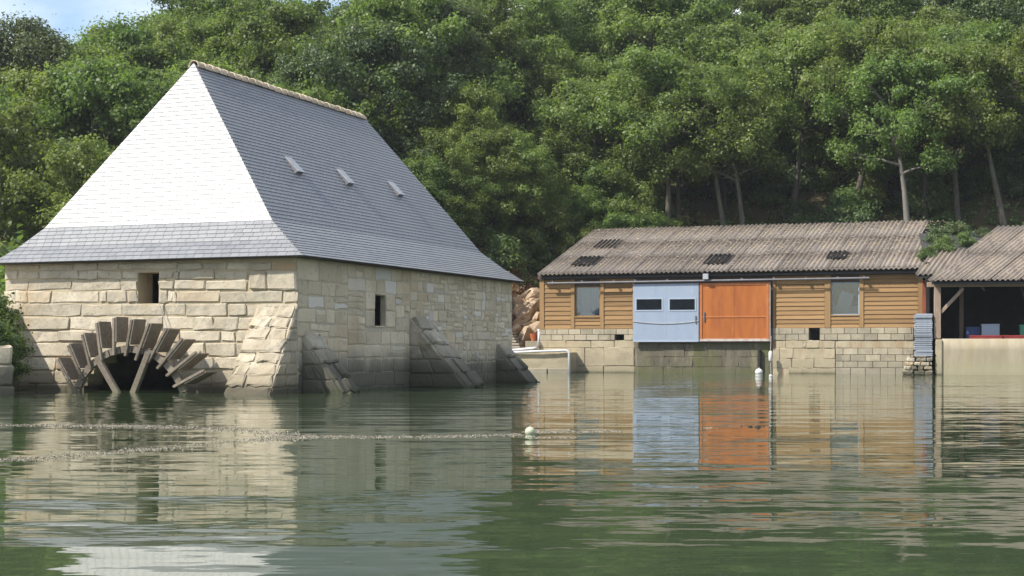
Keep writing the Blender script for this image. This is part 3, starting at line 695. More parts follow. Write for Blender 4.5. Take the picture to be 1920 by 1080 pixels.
MB().bar((wr_[0]+.35, .35, wr_[2]+.1), (wr_[0]+.62, .3, wr_[2]+.86), .5, .02, up=(0, 1, 0)).build('pale_sheet', M['paper'], shed)
MB().box(wr_[0], wr_[1], .5, .55, wr_[2], wr_[2]+.35).build('pale_sheet', M['curtain'], shed)
# blue door
bx0, bx1, bz0, bz1 = sx(1189.5), sx(1312), sz(1250, 641, -.2), sz(1250, 532, -.2)
door = MB()
pa = [(sx(1195), sx(1244), sz(1220, 582, -.2), sz(1220, 560, -.2)), (sx(1257), sx(1306), sz(1280, 582, -.2), sz(1280, 560, -.2))]
for a, b, sg in wall_strips(bx0, bx1, bz0, bz1, [('rect', *p) for p in pa]):
    for z0, z1 in sg: door.box(a, b, -.22, -.15, z0, z1)
bd = door.build('blue_door', M['blue'], shed); bd['label'] = 'pale blue sliding door with two small windows'
for p in pa:
    wi = MB()
    for a, b, c, d in ((p[0]-.03, p[0]+.02, p[2]-.03, p[3]+.03), (p[1]-.02, p[1]+.03, p[2]-.03, p[3]+.03), (p[0]+.02, p[1]-.02, p[2]-.03, p[2]+.02), (p[0]+.02, p[1]-.02, p[3]-.02, p[3]+.03)): wi.box(a, b, -.235, -.15, c, d)
    w_ = wi.build('frame', M['blue_frame'], bd)
    MB().box(p[0]+.02, p[1]-.02, -.19, -.18, p[2]+.02, p[3]-.02).build('pane', M['glass'], bd)
    MB().box(p[0]-.1, p[1]+.1, -.149, -.14, p[2]-.1, p[3]+.1).build('dark_backing', M['room'], bd)
for f_ in (.25, .5, .75):                          # cover strips over the sheet joints
    xx = lerp(bx0, bx1, f_)
    if abs(f_-.5) < .1: MB().box(xx-.02, xx+.02, -.226, -.2205, bz0+.03, bz1-.02).build('cover_strip', M['blue'], bd)
MB().box(bx0, bx1, -.232, -.2205, bz0, bz0+.07).build('bottom_rail', M['blue_frame'], bd)
MB().box(bx1-.14, bx1-.10, -.27, -.2205, sz(1250, 606, -.2), sz(1250, 592, -.2)).build('handle', M['gutter'], bd)
MB().tube([(lerp(bx0, bx1, i/12), -.245, sz(1250, 602, -.2)-.10*(1-(2*i/12-1)**2)) for i in range(13)], .012, 5).build('door_rope', M['rope'], bd)
# orange door
ox0, ox1, oz0, oz1 = sx(1314), sx(1443.5), sz(1380, 640, -.2), sz(1380, 530, -.2)
od = MB().box(ox0+.06, ox1-.06, -.185, -.15, oz0+.06, oz1-.06).build('orange_door', M['orange_frame'], shed); od['label'] = 'faded orange sliding door with peeling lower edge'
zr = sz(1380, 594, -.2)
for a, b, c, d, mm in ((ox0, ox0+.1, oz0+.1, oz1, 'orange_frame'), (ox1-.1, ox1, oz0+.1, oz1, 'orange_frame'), (ox0+.1, ox1-.1, oz1-.1, oz1, 'orange_frame'), (ox0, ox1, oz0, oz0+.1, 'peeled')):
    MB().box(a, b, -.23, -.15, c, d).build('rail', M[mm], od, bevel=.005)
xm = lerp(ox0, ox1, .5)
for a, b, c, d in ((ox0+.1, xm-.004, zr+.03, oz1-.1), (xm+.004, ox1-.1, zr+.03, oz1-.1), (ox0+.1, xm-.004, oz0+.1, zr-.03), (xm+.004, ox1-.1, oz0+.1, zr-.03)):
    MB().box(a, b, -.205+rsd.uniform(-.003, .003), -.186, c, d, rsd.random()).build('panel', M['orange'], od)
MB().box(ox0+.16, ox0+.20, -.26, -.206, zr-.16, zr+.2).build('handle', M['gutter'], od)
MB().box(ox0+.1, ox1-.1, -.222, -.15, zr-.03, zr+.03).build('rail', M['orange_frame'], od, bevel=.004)
MB().box(ox1+.002, ox1+.05, -.2, -.12, oz0, oz1).build('edge_trim', M['peeled'], od)
# fascia, slide rail, lamp
ev = -.38                                          # eave overhang
MB().box(X0-.05, X1+.1, -.1, .03, zc1+.002, zc1+.30).build('fascia', M['fascia'], shed)
zg = sz(1300, 527, -.3)
MB().tube([(sx(1026, 527, -.3), -.3, zg), (sx(1630, 520, -.3), -.3, zg+.02)], .036, 8).build('slide_rail', M['gutter'], shed)
for px in (1035, 1090, 1150, 1190, 1250, 1320, 1390, 1450, 1510, 1570, 1620): MB().box(sx(px, 527, -.3)-.03, sx(px, 527, -.3)+.03, -.26, -.1, zg-.02, zg+.1).build('bracket', M['gutter'], shed)
lx, lz = SHED.hit_y(1323, 518, -.42); MB().box(lx-.11, lx+.11, -.44, -.3, lz-.12, lz+.1).build('lamp_box', M['zinc'], shed, bevel=.01)
# roof sheets
ez0 = sz(1010, 519, ev)
xe0, xe1 = sx(1007, 519, ev), sx(1741, 510, ev); rake = Vector((.45, 7.1, 6.24-ez0))
rd = MB().add([(xe0+.1, ev+.15, ez0+.0), (xe1-.1, ev+.15, ez0+.0), (xe1, 6.7, ez0+rake.z*.97-.12), (xe0+.1, 6.7, ez0+rake.z*.97-.12), (xe0+.1, ev+.15, ez0-.08), (xe1-.1, ev+.15, ez0-.08), (xe1, 6.7, ez0+rake.z*.97-.3), (xe0+.1, 6.7, ez0+rake.z*.97-.3)], [(0, 1, 2, 3), (7, 6, 5, 4), (4, 5, 1, 0), (5, 6, 2, 1), (6, 7, 3, 2), (7, 4, 0, 3)])
sroof = rd.build('roof', M['deck'], shed)
NC = 16
up_s = corrugated(sroof, (xe0, ev, ez0+.09), xe1-xe0, rake, NC, 3,   .185, .034, M['sheet'], rsd, skip={(2, NC-1)})
def roof_patch(px0, px1, py0, py1, mat='sheet_dark', frame=SHED, orig=None, rk=rake, parent=sroof, upv=None):
    """dark replacement strip lying on the corrugated sheets"""
    o_ = Vector((xe0, ev, ez0+.09)); n = upv
    def hit(px, py):
        ox, oy, dx, dy, e = frame._ray(px, py); o3, d3 = Vector((ox, oy, CAMZ)), Vector((dx, dy, e)); t = (o_-o3).dot(n)/d3.dot(n); return o3+d3*t
    a, b, c = hit(px0, py1), hit(px1, py1), hit(px0, py0)
    k = (c.y-a.y)/rk.y; wide = max(.37, round((b.x-a.x)/.185)*.185); x_ = xe0+round((a.x-xe0)/.185)*.185
    me, _ = sheet_mesh('dark_patch', wide, Vector(rk)*k,   .185, .036, M[mat]); ob = link('dark_patch', me, parent); ob.location = Vector((x_, a.y, o_.z+(a.y-ev)/rk.y*rk.z))+n*.064
roof_patch(1110, 1148, 453, 467, upv=up_s); roof_patch(1070, 1112, 484, 500, upv=up_s); roof_patch(1318, 1364, 480, 497, upv=up_s)
roof_patch(1548, 1580, 474, 487, upv=up_s)
# base wall: block course, render panels, block panel
base = MB()
gaps = [('rect', sx(1153), sx(1170), sz(1160, 638), sz(1160, 627)), ('rect', sx(1517), sx(1537), sz(1527, 638), zc0+.01)]
for a, b, sg in wall_strips(X0-.1, X1-.3, -1, zc0-.003, gaps):
    for z0, z1 in sg: base.box(a, b, .02, .55, z0, z1)
bw = base.build('base_wall', M['block_joint'], shed)
for g in gaps: MB().box(g[1]-.1, g[2]+.1, .551, .6, g[3]-.1, g[4]+.1).build('dark_void', M['dark'], bw)
def blocks(px0, px1, py0, py1, n, mat='block', ln=.5, y=.0, sk=()):
    a0, a1 = sx(px0), sx(px1); zt, zb_ = sz((px0+px1)/2, py0), sz((px0+px1)/2, py1)
    for k in range(n):
        z0, z1 = lerp(zb_, zt, k/n), lerp(zb_, zt, (k+1)/n); x = a0-(ln/2 if k % 2 else 0)
        while x < a1-.02:
            p, q = max(x, a0), min(x+ln, a1); x += ln
            segs = [(p, q)]
            for g in sk:
                if g[3]+.03 < z1 and g[4]-.03 > z0: segs = [s for u_, v_ in segs for s in ((u_, min(v_, g[1])), (max(u_, g[2]), v_)) if s[1]-s[0] > .06]
            for p, q in segs:
                t = rsd.uniform(-.012, .006)
                MB().box(p+.008, q-.008, y-.02+t, .03, z0+.008, z1-.008, rsd.random()).build('block', M[mat], bw, bevel=.008)
blocks(1012, 1189, 617, 638, 2, sk=gaps); blocks(1449, 1713, 614.5, 638, 2, sk=gaps)
blocks(1567, 1713, 653, 702, 4, ln=.56)
rp = random.Random(35)
def pours(px0, px1, rows, mat, lo, hi, proud=.03):
    for y0, y1 in rows:
        x = px0
        while x < px1-2:
            e = x+rp.uniform(lo, hi); e = px1 if px1-e < lo*.6 else e
            zt, zb_ = sz((x+e)/2, y0), (sz((x+e)/2, y1) if y1 < 700 else -.4)
            mm = mat if isinstance(mat, str) else rp.choice(mat)
            o = lay(bw, M[mm], [(sx(x), .02, zb_), (sx(e), .02, zb_), (sx(e), .02, zt), (sx(x), .02, zt)], (0, -1, 0), proud=rp.uniform(.3, 1.)*proud+.006, rg=rp, gap=.004, jit=.02, rough=.004, edge=.012, name='render_panel'); x = e
pours(1012, 1189, ((638.5, 652), (652, 686), (686, 704)), 'concrete', 34, 62)
pours(1190, 1448, ((643, 652), (652, 669), (669, 688), (688, 705)), 'concrete_green', 26, 60)
pours(1449, 1566, ((638.5, 653), (653, 672), (672, 690), (690, 705)), ('block_rust', 'concrete', 'concrete'), 22, 42, .05)
pours(1567, 1713, ((638.5, 652.5),), 'block_rust', 50, 90, .015)
def boulder(name, c, r, mat, parent, seed, sq=(1, 1, .7)):
    import bmesh
    rg = random.Random(seed); bm = bmesh.new(); bmesh.ops.create_icosphere(bm, subdivisions=2, radius=1)
    ph = [Vector((rg.gauss(0, 1), rg.gauss(0, 1), rg.gauss(0, 1))).normalized() for _ in range(9)]; cut = [rg.uniform(.55, .85) for _ in range(9)]
    for v in bm.verts:
        p = v.co.copy()
        for n_, c_ in zip(ph, cut):
            e = p.dot(n_)
            if e > c_: p -= n_*(e-c_)
        if name == 'rock': p = p*rg.uniform(.86, 1.12)
        v.co = Vector((p.x*sq[0]*r, p.y*sq[1]*r, p.z*sq[2]*r))+Vector(c)
    me = bpy.data.meshes.new(name); bm.to_mesh(me); bm.free(); me.materials.append(mat)
    return link(name, me, parent)
# outlet pipe, hanging fender
x_, zt = SHED.hit_y(1424, 655, -.09); MB().tube([(x_, -.1, zt), (x_, -.1, -.2)], .075, 8).build('drain_pipe', M['pipe_black'], shed)
x_, zt = SHED.hit_y(1445, 658, -.26); zb2 = sz(1445, 678, -.26)
fend = thing('hanging_fender', 'white cylinder fender hanging below the orange door edge', 'fender', SHED.world(x_, -.3, zb2), SHED.a)
MB().tube([(0, 0, 0), (0, 0, .05), (0, 0, zt-zb2-.05), (0, 0, zt-zb2)], [.04, .075, .075, .03], 10).build('body', M['white'], fend, smooth=True)
MB().tube([(0, 0, zt-zb2), (.02, .02, 1.45-zb2)], .012, 5).build('rope', M['rope'], fend)
MB().tube([(0, 0, 0), (.02, 0, -zb2-.05)], .012, 5).build('rope', M['rope'], fend)

# ------------------------------------------------------------------ quay ledge, pipes, rocks and timber stack in the gap
lg = thing('quay_ledge', 'low sandy concrete ledge between the mill and the long shed', 'ledge', SHED.world(0, 0, 0), SHED.a)
lx0, lx1 = SHED.hit_y(965, 660, -1.0)[0], SHED.hit_y(1068, 660, -1.0)[0]; lzt = SHED.hit_y(1030, 661, -1.0)[1]
m = MB(); rg = random.Random(50)
for k in range(9):
    x = lerp(lx0-2.2, lx1, k/8)
    m.v += [(x, -1.0+rg.uniform(-.03, .03), -.5), (x, -1.0+rg.uniform(-.03, .03), lzt*.5), (x, -1.0+rg.uniform(-.03, .03), lzt), (x, .6, lzt+.02), (x, .6, -.5)]; m.r += [.5]*5
m.f = [(k*5+i, (k+1)*5+i, (k+1)*5+(i+1) % 5, k*5+(i+1) % 5) for k in range(8) for i in range(5)]+[(4, 3, 2, 1, 0), (40, 41, 42, 43, 44)]
m.build('slab', M['concrete'], lg)
for k in range(5):
    a = lerp(lx0-2.2, lx1, k/5); MB().box(a+.02, a+(lx1-lx0+2.2)/5-.02, -1.1, -.9, -.4, .16+.03*rg.random(), rg.random()).build('footing_block', M['block'], lg, bevel=.02)
pp = thing('drain_pipework', 'white plastic drain pipes running along the ledge and down into the water', 'pipe', SHED.world(0, 0, 0), SHED.a)
def P2(px, py, y): x_, z_ = SHED.hit_y(px, py, y); return Vector((x_, y, z_))
MB().tube([P2(958, 661, -1.12), P2(1000, 659, -1.12), P2(1060, 657, -1.12), P2(1065, 658, -1.12), P2(1067, 663, -1.12), P2(1067.5, 712, -1.12)], .05, 8).build('pipe', M['white_pipe'], pp, smooth=True)
MB().tube([P2(958, 656.5, -.7), P2(1000, 653, -.7), P2(1008, 652, -.7), P2(1010.5, 648, -.7), P2(1010.5, 620, -.7)], .055, 8).build('pipe', M['white_pipe'], pp, smooth=True)
MB().tube([P2(1008, 620, -.7), P2(1012, 620, -.7)], .06, 8).build('elbow', M['white_pipe'], pp)
x_, z_ = SHED.hit_y(1002, 632, .2)
tub = thing('orange_tub', 'small orange plastic tub on the ledge beside the shed corner', 'tub', SHED.world(x_, .1, z_-.16), SHED.a)
m = MB(); ns = 12
for r_, zz in ((.10, 0), (.17, .3), (.155, .3), (.09, .02)):
    for i in range(ns): a = 2*math.pi*i/ns; m.v.append((r_*math.cos(a), r_*math.sin(a), zz)); m.r.append(.5)
m.f = [(j*ns+i, j*ns+(i+1) % ns, (j+1)*ns+(i+1) % ns, (j+1)*ns+i) for j in range(3) for i in range(ns)]+[tuple(range(ns-1, -1, -1)), tuple(3*ns+i for i in range(ns))]
m.build('bucket', M['orange_plastic'], tub)
MB().box(-.28, .3, -.25, .35, -.35, -.002).build('plinth_block', M['block'], tub)
# stacked grey timber on the ledge
tl_ = thing('timber_stack', 'leaning stack of grey timber planks between rock and mill', 'timber stack', SHED.world(-1.35, .25, .75), SHED.a+.1)
for k in range(9):
    MB().box(-.75+.03*k+rg.uniform(-.03, .03), .62-.06*k+rg.uniform(-.04, .04), -.35, .45, .02+k*.115, .02+k*.115+.085, rg.random()).build('plank', M['plank_grey'], tl_, bevel=.008)
    if k < 8: MB().box(-.3, .1, -.25, .3, .105+k*.115, .02+(k+1)*.115).build('spacer', M['plank_grey'], tl_)
ro = thing('rock_outcrop', 'bare orange rock outcrop between the mill and the shed', 'rock', SHED.world(0, 0, 0), SHED.a)
rk_ = random.Random(60)
for i in range(46):
    px, py = rk_.uniform(940, 1016), rk_.uniform(550, 642)
    y = 1.2+(640-py)/92*2.4+rk_.uniform(-.2, .2); x_, z_ = SHED.hit_y(px, py, y)
    b_ = boulder('rock', (0, 0, 0), rk_.uniform(.45, .85), M['rock'], ro, 100+i, (rk_.uniform(.3, .55), .8, rk_.uniform(.8, 1.3)))
    b_.location = (x_, y+.45, z_-.12); b_.rotation_euler = (rk_.uniform(-.4, .4), rk_.uniform(.35, 1.0), rk_.uniform(-.5, .5))

# ------------------------------------------------------------------ open-sided shed
osd = thing('open_shed', 'open-sided shed with corrugated roof on timber posts over cream wall', 'shed', OPEN.world(0, 0, 0), OPEN.a)
def oh(px, py, y=0): return OPEN.hit_y(px, py, y)
OX1 = 8.5
zw = oh(1800, 635)[1]; ze = oh(1740, 533, -.5)[1]
m = MB(); k = 24; rg = random.Random(70)
for j in range(5):
    for i in range(k+1): m.v.append((lerp(.18, OX1, i/k), rg.uniform(-.015, .015)-(.04 if j == 0 else 0), lerp(-.4, zw, j/4))); m.r.append(.5)
m.f = [(j*(k+1)+i, j*(k+1)+i+1, (j+1)*(k+1)+i+1, (j+1)*(k+1)+i) for j in range(4) for i in range(k)]
b = len(m.v)
for i in range(k+1): m.v.append((lerp(.18, OX1, i/k), .35, zw)); m.r.append(.5)
m.f += [(4*(k+1)+i, 4*(k+1)+i+1, b+i+1, b+i) for i in range(k)]
m.v += [(.18, .35, -.4)]; m.r.append(.5); m.f.append((4*(k+1), b, len(m.v)-1, 0))
m.build('front_wall', M['concrete_cream'], osd, smooth=True)
MB().box(-.06, .178, -.05, .35, -.5, zw-.03).build('pilaster', M['concrete'], osd, bevel=.02)
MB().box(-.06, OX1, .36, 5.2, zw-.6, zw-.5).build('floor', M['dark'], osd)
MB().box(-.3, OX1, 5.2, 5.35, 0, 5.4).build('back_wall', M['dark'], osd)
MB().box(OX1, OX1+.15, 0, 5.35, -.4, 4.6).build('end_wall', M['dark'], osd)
MB().box(-.10, .14, .02, .26, zw+.002, ze-.08).build('post', M['post'], osd, bevel=.012)
MB().box(4.2, 4.4, .05, .25, zw+.002, ze-.08).build('post', M['post'], osd, bevel=.012)
MB().box(7.2, 7.4, .05, .25, zw+.002, ze-.08).build('post', M['post'], osd, bevel=.012)
MB().box(-.35, OX1, .03, .24, ze-.08, ze+.1).build('beam', M['post'], osd, bevel=.012)
q0, q1 = oh(1764, 586, .12), oh(1806, 541, .12)
MB().bar((q0[0], .13, q0[1]), (q1[0], .13, q1[1]), .12, .12, up=(0, 1, 0)).build('brace', M['post'], osd, bevel=.01)
q0, q1 = oh(1766, 578, 1.0), oh(1769, 547, .4)
MB().bar((.1, .27, oh(1764, 582, .2)[1]), (.16, 1.2, ze-.05), .10, .10, up=(1, 0, 0)).build('brace', M['post'], osd, bevel=.01)
for x_ in (1.05, 3.6): MB().box(x_, x_+.16, 3.4, 3.56, zw-.5, ze+.9).build('inner_post', M['post'], osd)
MB().bar((2.0, 3.4, ze-.1), (1.7, 3.4, ze+.25), .07, .07, up=(0, 1, 0)).build('inner_brace', M['post'], osd)
orake = Vector((3.0, 5.6, 2.3))
exo = oh(1739, 533, -.5)[0]
# left end wall of the open shed, set back so the gap beside the long shed stays dark
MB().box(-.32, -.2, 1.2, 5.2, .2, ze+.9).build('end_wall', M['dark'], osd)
od_ = MB().add([(exo+.15, -.42, ze+.06), (OX1, -.42, ze+.06), (OX1+3, 5.1, ze+orake.z-.02), (exo+orake.x+.1, 5.1, ze+orake.z-.02), (exo+.15, -.42, ze+.0), (OX1, -.42, ze+.0), (OX1+3, 5.1, ze+orake.z-.14), (exo+orake.x+.1, 5.1, ze+orake.z-.14)], [(0, 1, 2, 3), (7, 6, 5, 4), (4, 5, 1, 0), (5, 6, 2, 1), (6, 7, 3, 2), (7, 4, 0, 3)])
oroof = od_.build('roof', M['deck'], osd)
pz = lambda y: ze+.03+(orake.z-.05)*(y+.42)/5.52
MB().add([(exo+.2, -.3, pz(-.3)), (exo+orake.x, 5.1, pz(5.1)), (-.35, 5.1, pz(5.1)), (-.35, 1.3, pz(1.3)), (exo+.2, -.3, pz(-.3)-.06), (exo+orake.x, 5.1, pz(5.1)-.06), (-.35, 5.1, pz(5.1)-.06), (-.35, 1.3, pz(1.3)-.06)], [(0, 1, 2, 3), (7, 6, 5, 4), (0, 4, 5, 1), (1, 5, 6, 2), (2, 6, 7, 3), (3, 7, 4, 0)]).build('added_sun_cover', M['deck'], osd)  # added cover over the bare back corner, keeps sun out of the open shed
up_o = corrugated(oroof, (exo, -.5, ze+.14), OX1-exo+.4, orake, 9, 2, .185, .034, M['sheet_grey'], rg)
# small triangle of older roof joining the two sheds
jr = MB().add([(exo-.35, .2, ze+.32), (exo+.75, .2, ze+.36), (exo+1.5, 2.6, ze+1.3), (exo+.3, 2.6, ze+1.3), (exo-.35, .2, ze+.26), (exo+.75, .2, ze+.3), (exo+1.5, 2.6, ze+1.2), (exo+.3, 2.6, ze+1.2)], [(0, 1, 2, 3), (7, 6, 5, 4), (4, 5, 1, 0), (5, 6, 2, 1), (6, 7, 3, 2), (7, 4, 0, 3)])
jroof = jr.build('valley_roof', M['deck'], osd)
corrugated(jroof, (exo-.4, .15, ze+.39), 1.3, (.8, 2.5, 1.02), 1, 1, .185, .04, M['sheet_grey'], rg)
x_, _ = OPEN.hit_y(1732, 545, .6)
MB().box(x_-.05, x_+.07, .55, .68, 1.2, ze+.2).build('post', M['red_post'], osd)
# things inside
def crate(px0, px1, y, depth, hgt, mat, label, name='crate', cat='crate', z0=None, group=None):
    a, b = oh(px0, 630, y)[0], oh(px1, 630, y)[0]; zb_ = zw+.002 if z0 is None else z0; w = b-a
    t = thing(name, label, cat, OPEN.world(a, y, zb_), OPEN.a, group)
    th = .025
    for x0, x1, y0, y1, nm in ((0, w, 0, th, 'side'), (0, w, depth-th, depth, 'side'), (0, th, th, depth-th, 'side'), (w-th, w, th, depth-th, 'side')):
        MB().box(x0, x1, y0, y1, .012, hgt-.045).build('side_panel', M[mat], t)
    MB().box(.01, w-.01, .01, depth-.01, 0, .012).build('bottom', M[mat], t)
    rim = MB()
    for x0, x1, y0, y1 in ((-.015, w+.015, -.015, .03), (-.015, w+.015, depth-.03, depth+.015), (-.015, .03, .03, depth-.03), (w-.03, w+.015, .03, depth-.03)): rim.box(x0, x1, y0, y1, hgt-.045, hgt)
    rim.build('rim', M[mat], t)
    for i in range(1, 4): MB().box(w*i/4-.02, w*i/4+.02, -.014, 0, .02, hgt-.046).build('rib', M[mat], t)
    return t
crate(1819, 1879, .02, .30, .12, 'red_crate', 'red plastic crate on the wall below the grey bin', group='red crates on the wall')
crate(1883, 1943, .02, .30, .12, 'red_crate', 'red plastic crate on the wall at the picture edge', group='red crates on the wall')
zfl = zw-.498
MB_ = None
crate(1841, 1874, 1.0, .5, zw+.55-zfl, 'bin', 'blue-grey plastic bin standing behind the red crates', 'bin', 'bin', zfl)
crate(1913, 1950, 1.0, .5, zw+.52-zfl, 'green_bin', 'green plastic bin at the right edge under the open roof', 'bin', 'bin', zfl)
crate(1812, 1838, 1.3, .5, zw+.45-zfl, 'blue_drum', 'dark blue plastic bin in the shade of the open shed', 'bin', 'bin', zfl)

# stack of grey mesh bags on a dry stone footing
ba, bb = oh(1716, 620, -.1)[0], oh(1750, 620, -.1)[0]-.02
zb0, zb1 = oh(1730, 668, -.1)[1], oh(1730, 588, -.1)[1]; nb = 20
ft = thing('stone_footing', 'rough dry stone pile at the water under the stack of grey bags', 'stone pile', OPEN.world(0, 0, 0), OPEN.a)
rg = random.Random(80); zz = -.3
while zz < zb0-.02:
    hh = min(rg.uniform(.12, .2), zb0-.02-zz); x = ba-.45+max(0, zz)*.3
    while x < bb-.05:
        w = rg.uniform(.2, .42); e = min(x+w, bb)
        lay(ft, M['stone_side'] if rg.random() < .3 else M['stone_front'], [(x, -.12, zz), (e, -.12, zz), (e, -.12, zz+hh), (x, -.12, zz+hh)], (0, -1, 0), .08, .5, rg=rg, jit=.02); x = e
    zz += hh
bm_ = None
bag = MB(); w = bb-ba; hh = (zb1-zb0)/nb
prof = [(0, .1), (.0, .75), (.06, 1), (.94, 1), (1, .75), (1, .1), (.94, 0), (.06, 0)]
for yy, sc in ((0, .82), (.05, 1), (1.05, 1), (1.1, .82)):
    for u_, v_ in prof: bag.v.append(((.5+(u_-.5)*(.98 if sc == 1 else .96))*w, yy, (.5+(v_-.5)*sc*.92)*hh)); bag.r.append(.5)
n = len(prof)
bag.f = [(j*n+i, j*n+(i+1) % n, (j+1)*n+(i+1) % n, (j+1)*n+i) for j in range(3) for i in range(n)]+[tuple(reversed(range(n))), tuple(3*n+i for i in range(n))]
bag.f = [tuple(reversed(f)) for f in bag.f]
bme = bag.mesh('mesh_bag', M['bag'], False)
for k in range(nb):
    o = link('mesh_bag', bme); o.location = OPEN.world(ba+rg.uniform(-.015, .015), -.15+rg.uniform(-.02, .02)+.004*k, zb0+k*hh); o.rotation_euler = (0, 0, OPEN.a+rg.uniform(-.02, .02))
    tag(o, 'flat grey mesh bag in the tall stack beside the timber post', 'bag', 'stack of grey mesh bags')

# ------------------------------------------------------------------ buoys, weed, foam
def buoy(name, px, py, r, mat, label):
    p = on_water(px, py); t = thing(name, label, 'buoy', p); m = MB(); n, k = 16, 10
    for j in range(k+1):
        th = math.pi*j/k
        for i in range(n): a = 2*math.pi*i/n; m.v.append((r*math.sin(th)*math.cos(a), r*math.sin(th)*math.sin(a), r*.45+r*.92*math.cos(th))); m.r.append(.5)
    m.f = [(j*n+i, (j+1)*n+i, (j+1)*n+(i+1) % n, j*n+(i+1) % n) for j in range(k) for i in range(n)]
    m.build('float', mat, t, smooth=True)
    q = MB(); n = 14
    pts = [(r*.16*math.cos(2*math.pi*i/n), 0, r*1.42+r*.16*math.sin(2*math.pi*i/n)) for i in range(n+1)]
    q.tube(pts, r*.045, 6).build('eye', mat, t)
    return t
buoy('mooring_buoy', 994, 813.5, .056, M['buoy'], 'pale greenish ball buoy floating beside the foam line in open water')
buoy('mooring_buoy', 1423, 701, .15, M['white'], 'white ball buoy floating at the wall below the orange door')
buoy('mooring_buoy', 1445, 706.5, .06, M['white'], 'tiny white float under the hanging fender')

def flecks(name, mat, paths, dens, seed, size):
    rg = random.Random(seed); m = MB()
    for pts, wid, dn in paths:
        P = [on_water(*p) for p in pts]
        for a, b in zip(P, P[1:]):
            n_ = int((b-a).length*dens*dn); side = Vector((-(b-a).y, (b-a).x, 0)).normalized()
            for _ in range(n_):
                c = a.lerp(b, rg.random()); w_ = math.sin(c.x*1.7)*math.sin(c.x*.61+1)+.35*math.sin(c.x*5.3); 
                if rg.random() > .55+.45*w_: continue
                c = c+side*(rg.gauss(0, wid*2.0)+.08*math.sin(c.x*1.1)); s = size*rg.uniform(.4, 1.5)*math.sqrt(max(.6, c.y/16)); an = rg.uniform(0, 6.3)
                hgt = s*rg.uniform(.15, .6); k = 5; ring = [(c.x+s*math.cos(an+2*math.pi*i/k)*rg.uniform(.6, 1.1), c.y+s*math.sin(an+2*math.pi*i/k)*rg.uniform(.6, 1.1), -.004) for i in range(k)]
                m.add(ring+[(c.x, c.y, hgt)], [(i, (i+1) % k, k) for i in range(k)], rg.random())
    o = m.build(name, mat, kind='stuff'); return o
fo = flecks('foam', M['foam'], [
    ([(-60, 797), (120, 798), (260, 800), (400, 803), (480, 808), (560, 816)], .07, 1.), ([(-60, 866), (90, 860), (200, 850), (330, 838), (430, 830), (500, 825), (560, 820)], .06, 1.),
    ([(420, 828), (560, 818), (640, 818), (760, 819), (880, 817), (985, 815)], .07, 1.2), ([(985, 812), (1060, 810), (1165, 809)], .04, .5), ([(985, 820), (1075, 822)], .04, .5), ([(1315, 803), (1345, 803)], .02, .5)], 1500, 90, .0125)
fo['label'] = 'thin lines of grey foam and weed drifting on the water'
wd = flecks('floating_weed', M['sheet_dark'], [([(1404, 801), (1432, 800)], .05, 1.)], 160, 91, .03); wd['label'] = 'small dark clump of weed afloat in the orange reflection'

# ------------------------------------------------------------------ trees and shrubs
def np_mesh(name, verts, quads, rnd, mat):
    me = bpy.data.meshes.new(name); nv, nf = len(verts), len(quads)
    me.vertices.add(nv); me.vertices.foreach_set('co', verts.astype(np.float32).ravel())
    me.loops.add(nf*4); me.loops.foreach_set('vertex_index', quads.astype(np.int32).ravel())
    me.polygons.add(nf); me.polygons.foreach_set('loop_start', np.arange(0, nf*4, 4, dtype=np.int32)); me.polygons.foreach_set('loop_total', np.full(nf, 4, dtype=np.int32))
    me.update(calc_edges=True)
    a = me.attributes.new('rnd', 'FLOAT', 'POINT'); a.data.foreach_set('value', rnd.astype(np.float32)); me.materials.append(mat); return me
def leaf_mesh(name, clusters, per, size, mat, rng, flat=.55, shell=.15):
    """clusters: (centre, radius); leaf-sized faces spread through each cluster"""
    C_ = np.array([c for c, r in clusters]); Rr = np.array([r for c, r in clusters]); n = len(C_)
    idx = np.repeat(np.arange(n), per); N = len(idx)
    d = rng.normal(size=(N, 3)); d /= np.linalg.norm(d, axis=1)[:, None]
    rad = (shell+(1-shell)*rng.random(N))**.7*(1+.9*(rng.random(N)**4))
    p = C_[idx]+d*(Rr[idx]*rad)[:, None]*np.array([1, 1, flat])
    nrm = d*.8+np.array([0, 0, .35])+rng.normal(size=(N, 3))*.38; nrm /= np.linalg.norm(nrm, axis=1)[:, None]
    t = np.cross(nrm, rng.normal(size=(N, 3))); t /= np.linalg.norm(t, axis=1)[:, None]; b = np.cross(nrm, t)
    s = size*(.6+.8*rng.random(N)); L_ = t*s[:, None]; B_ = b*(s*.34)[:, None]; dr = nrm*(s*.12)[:, None]
    v = np.stack([p-L_*.5-dr, p+B_+L_*.08, p+L_*.5-dr, p-B_+L_*.08], 1).reshape(-1, 3)
    q = np.arange(N*4).reshape(-1, 4); cr = rng.random(n)
    r = np.clip(.35*cr[idx]+.65*rng.random(N), 0, 1); return np_mesh(name, v, q, np.repeat(r, 4), mat)
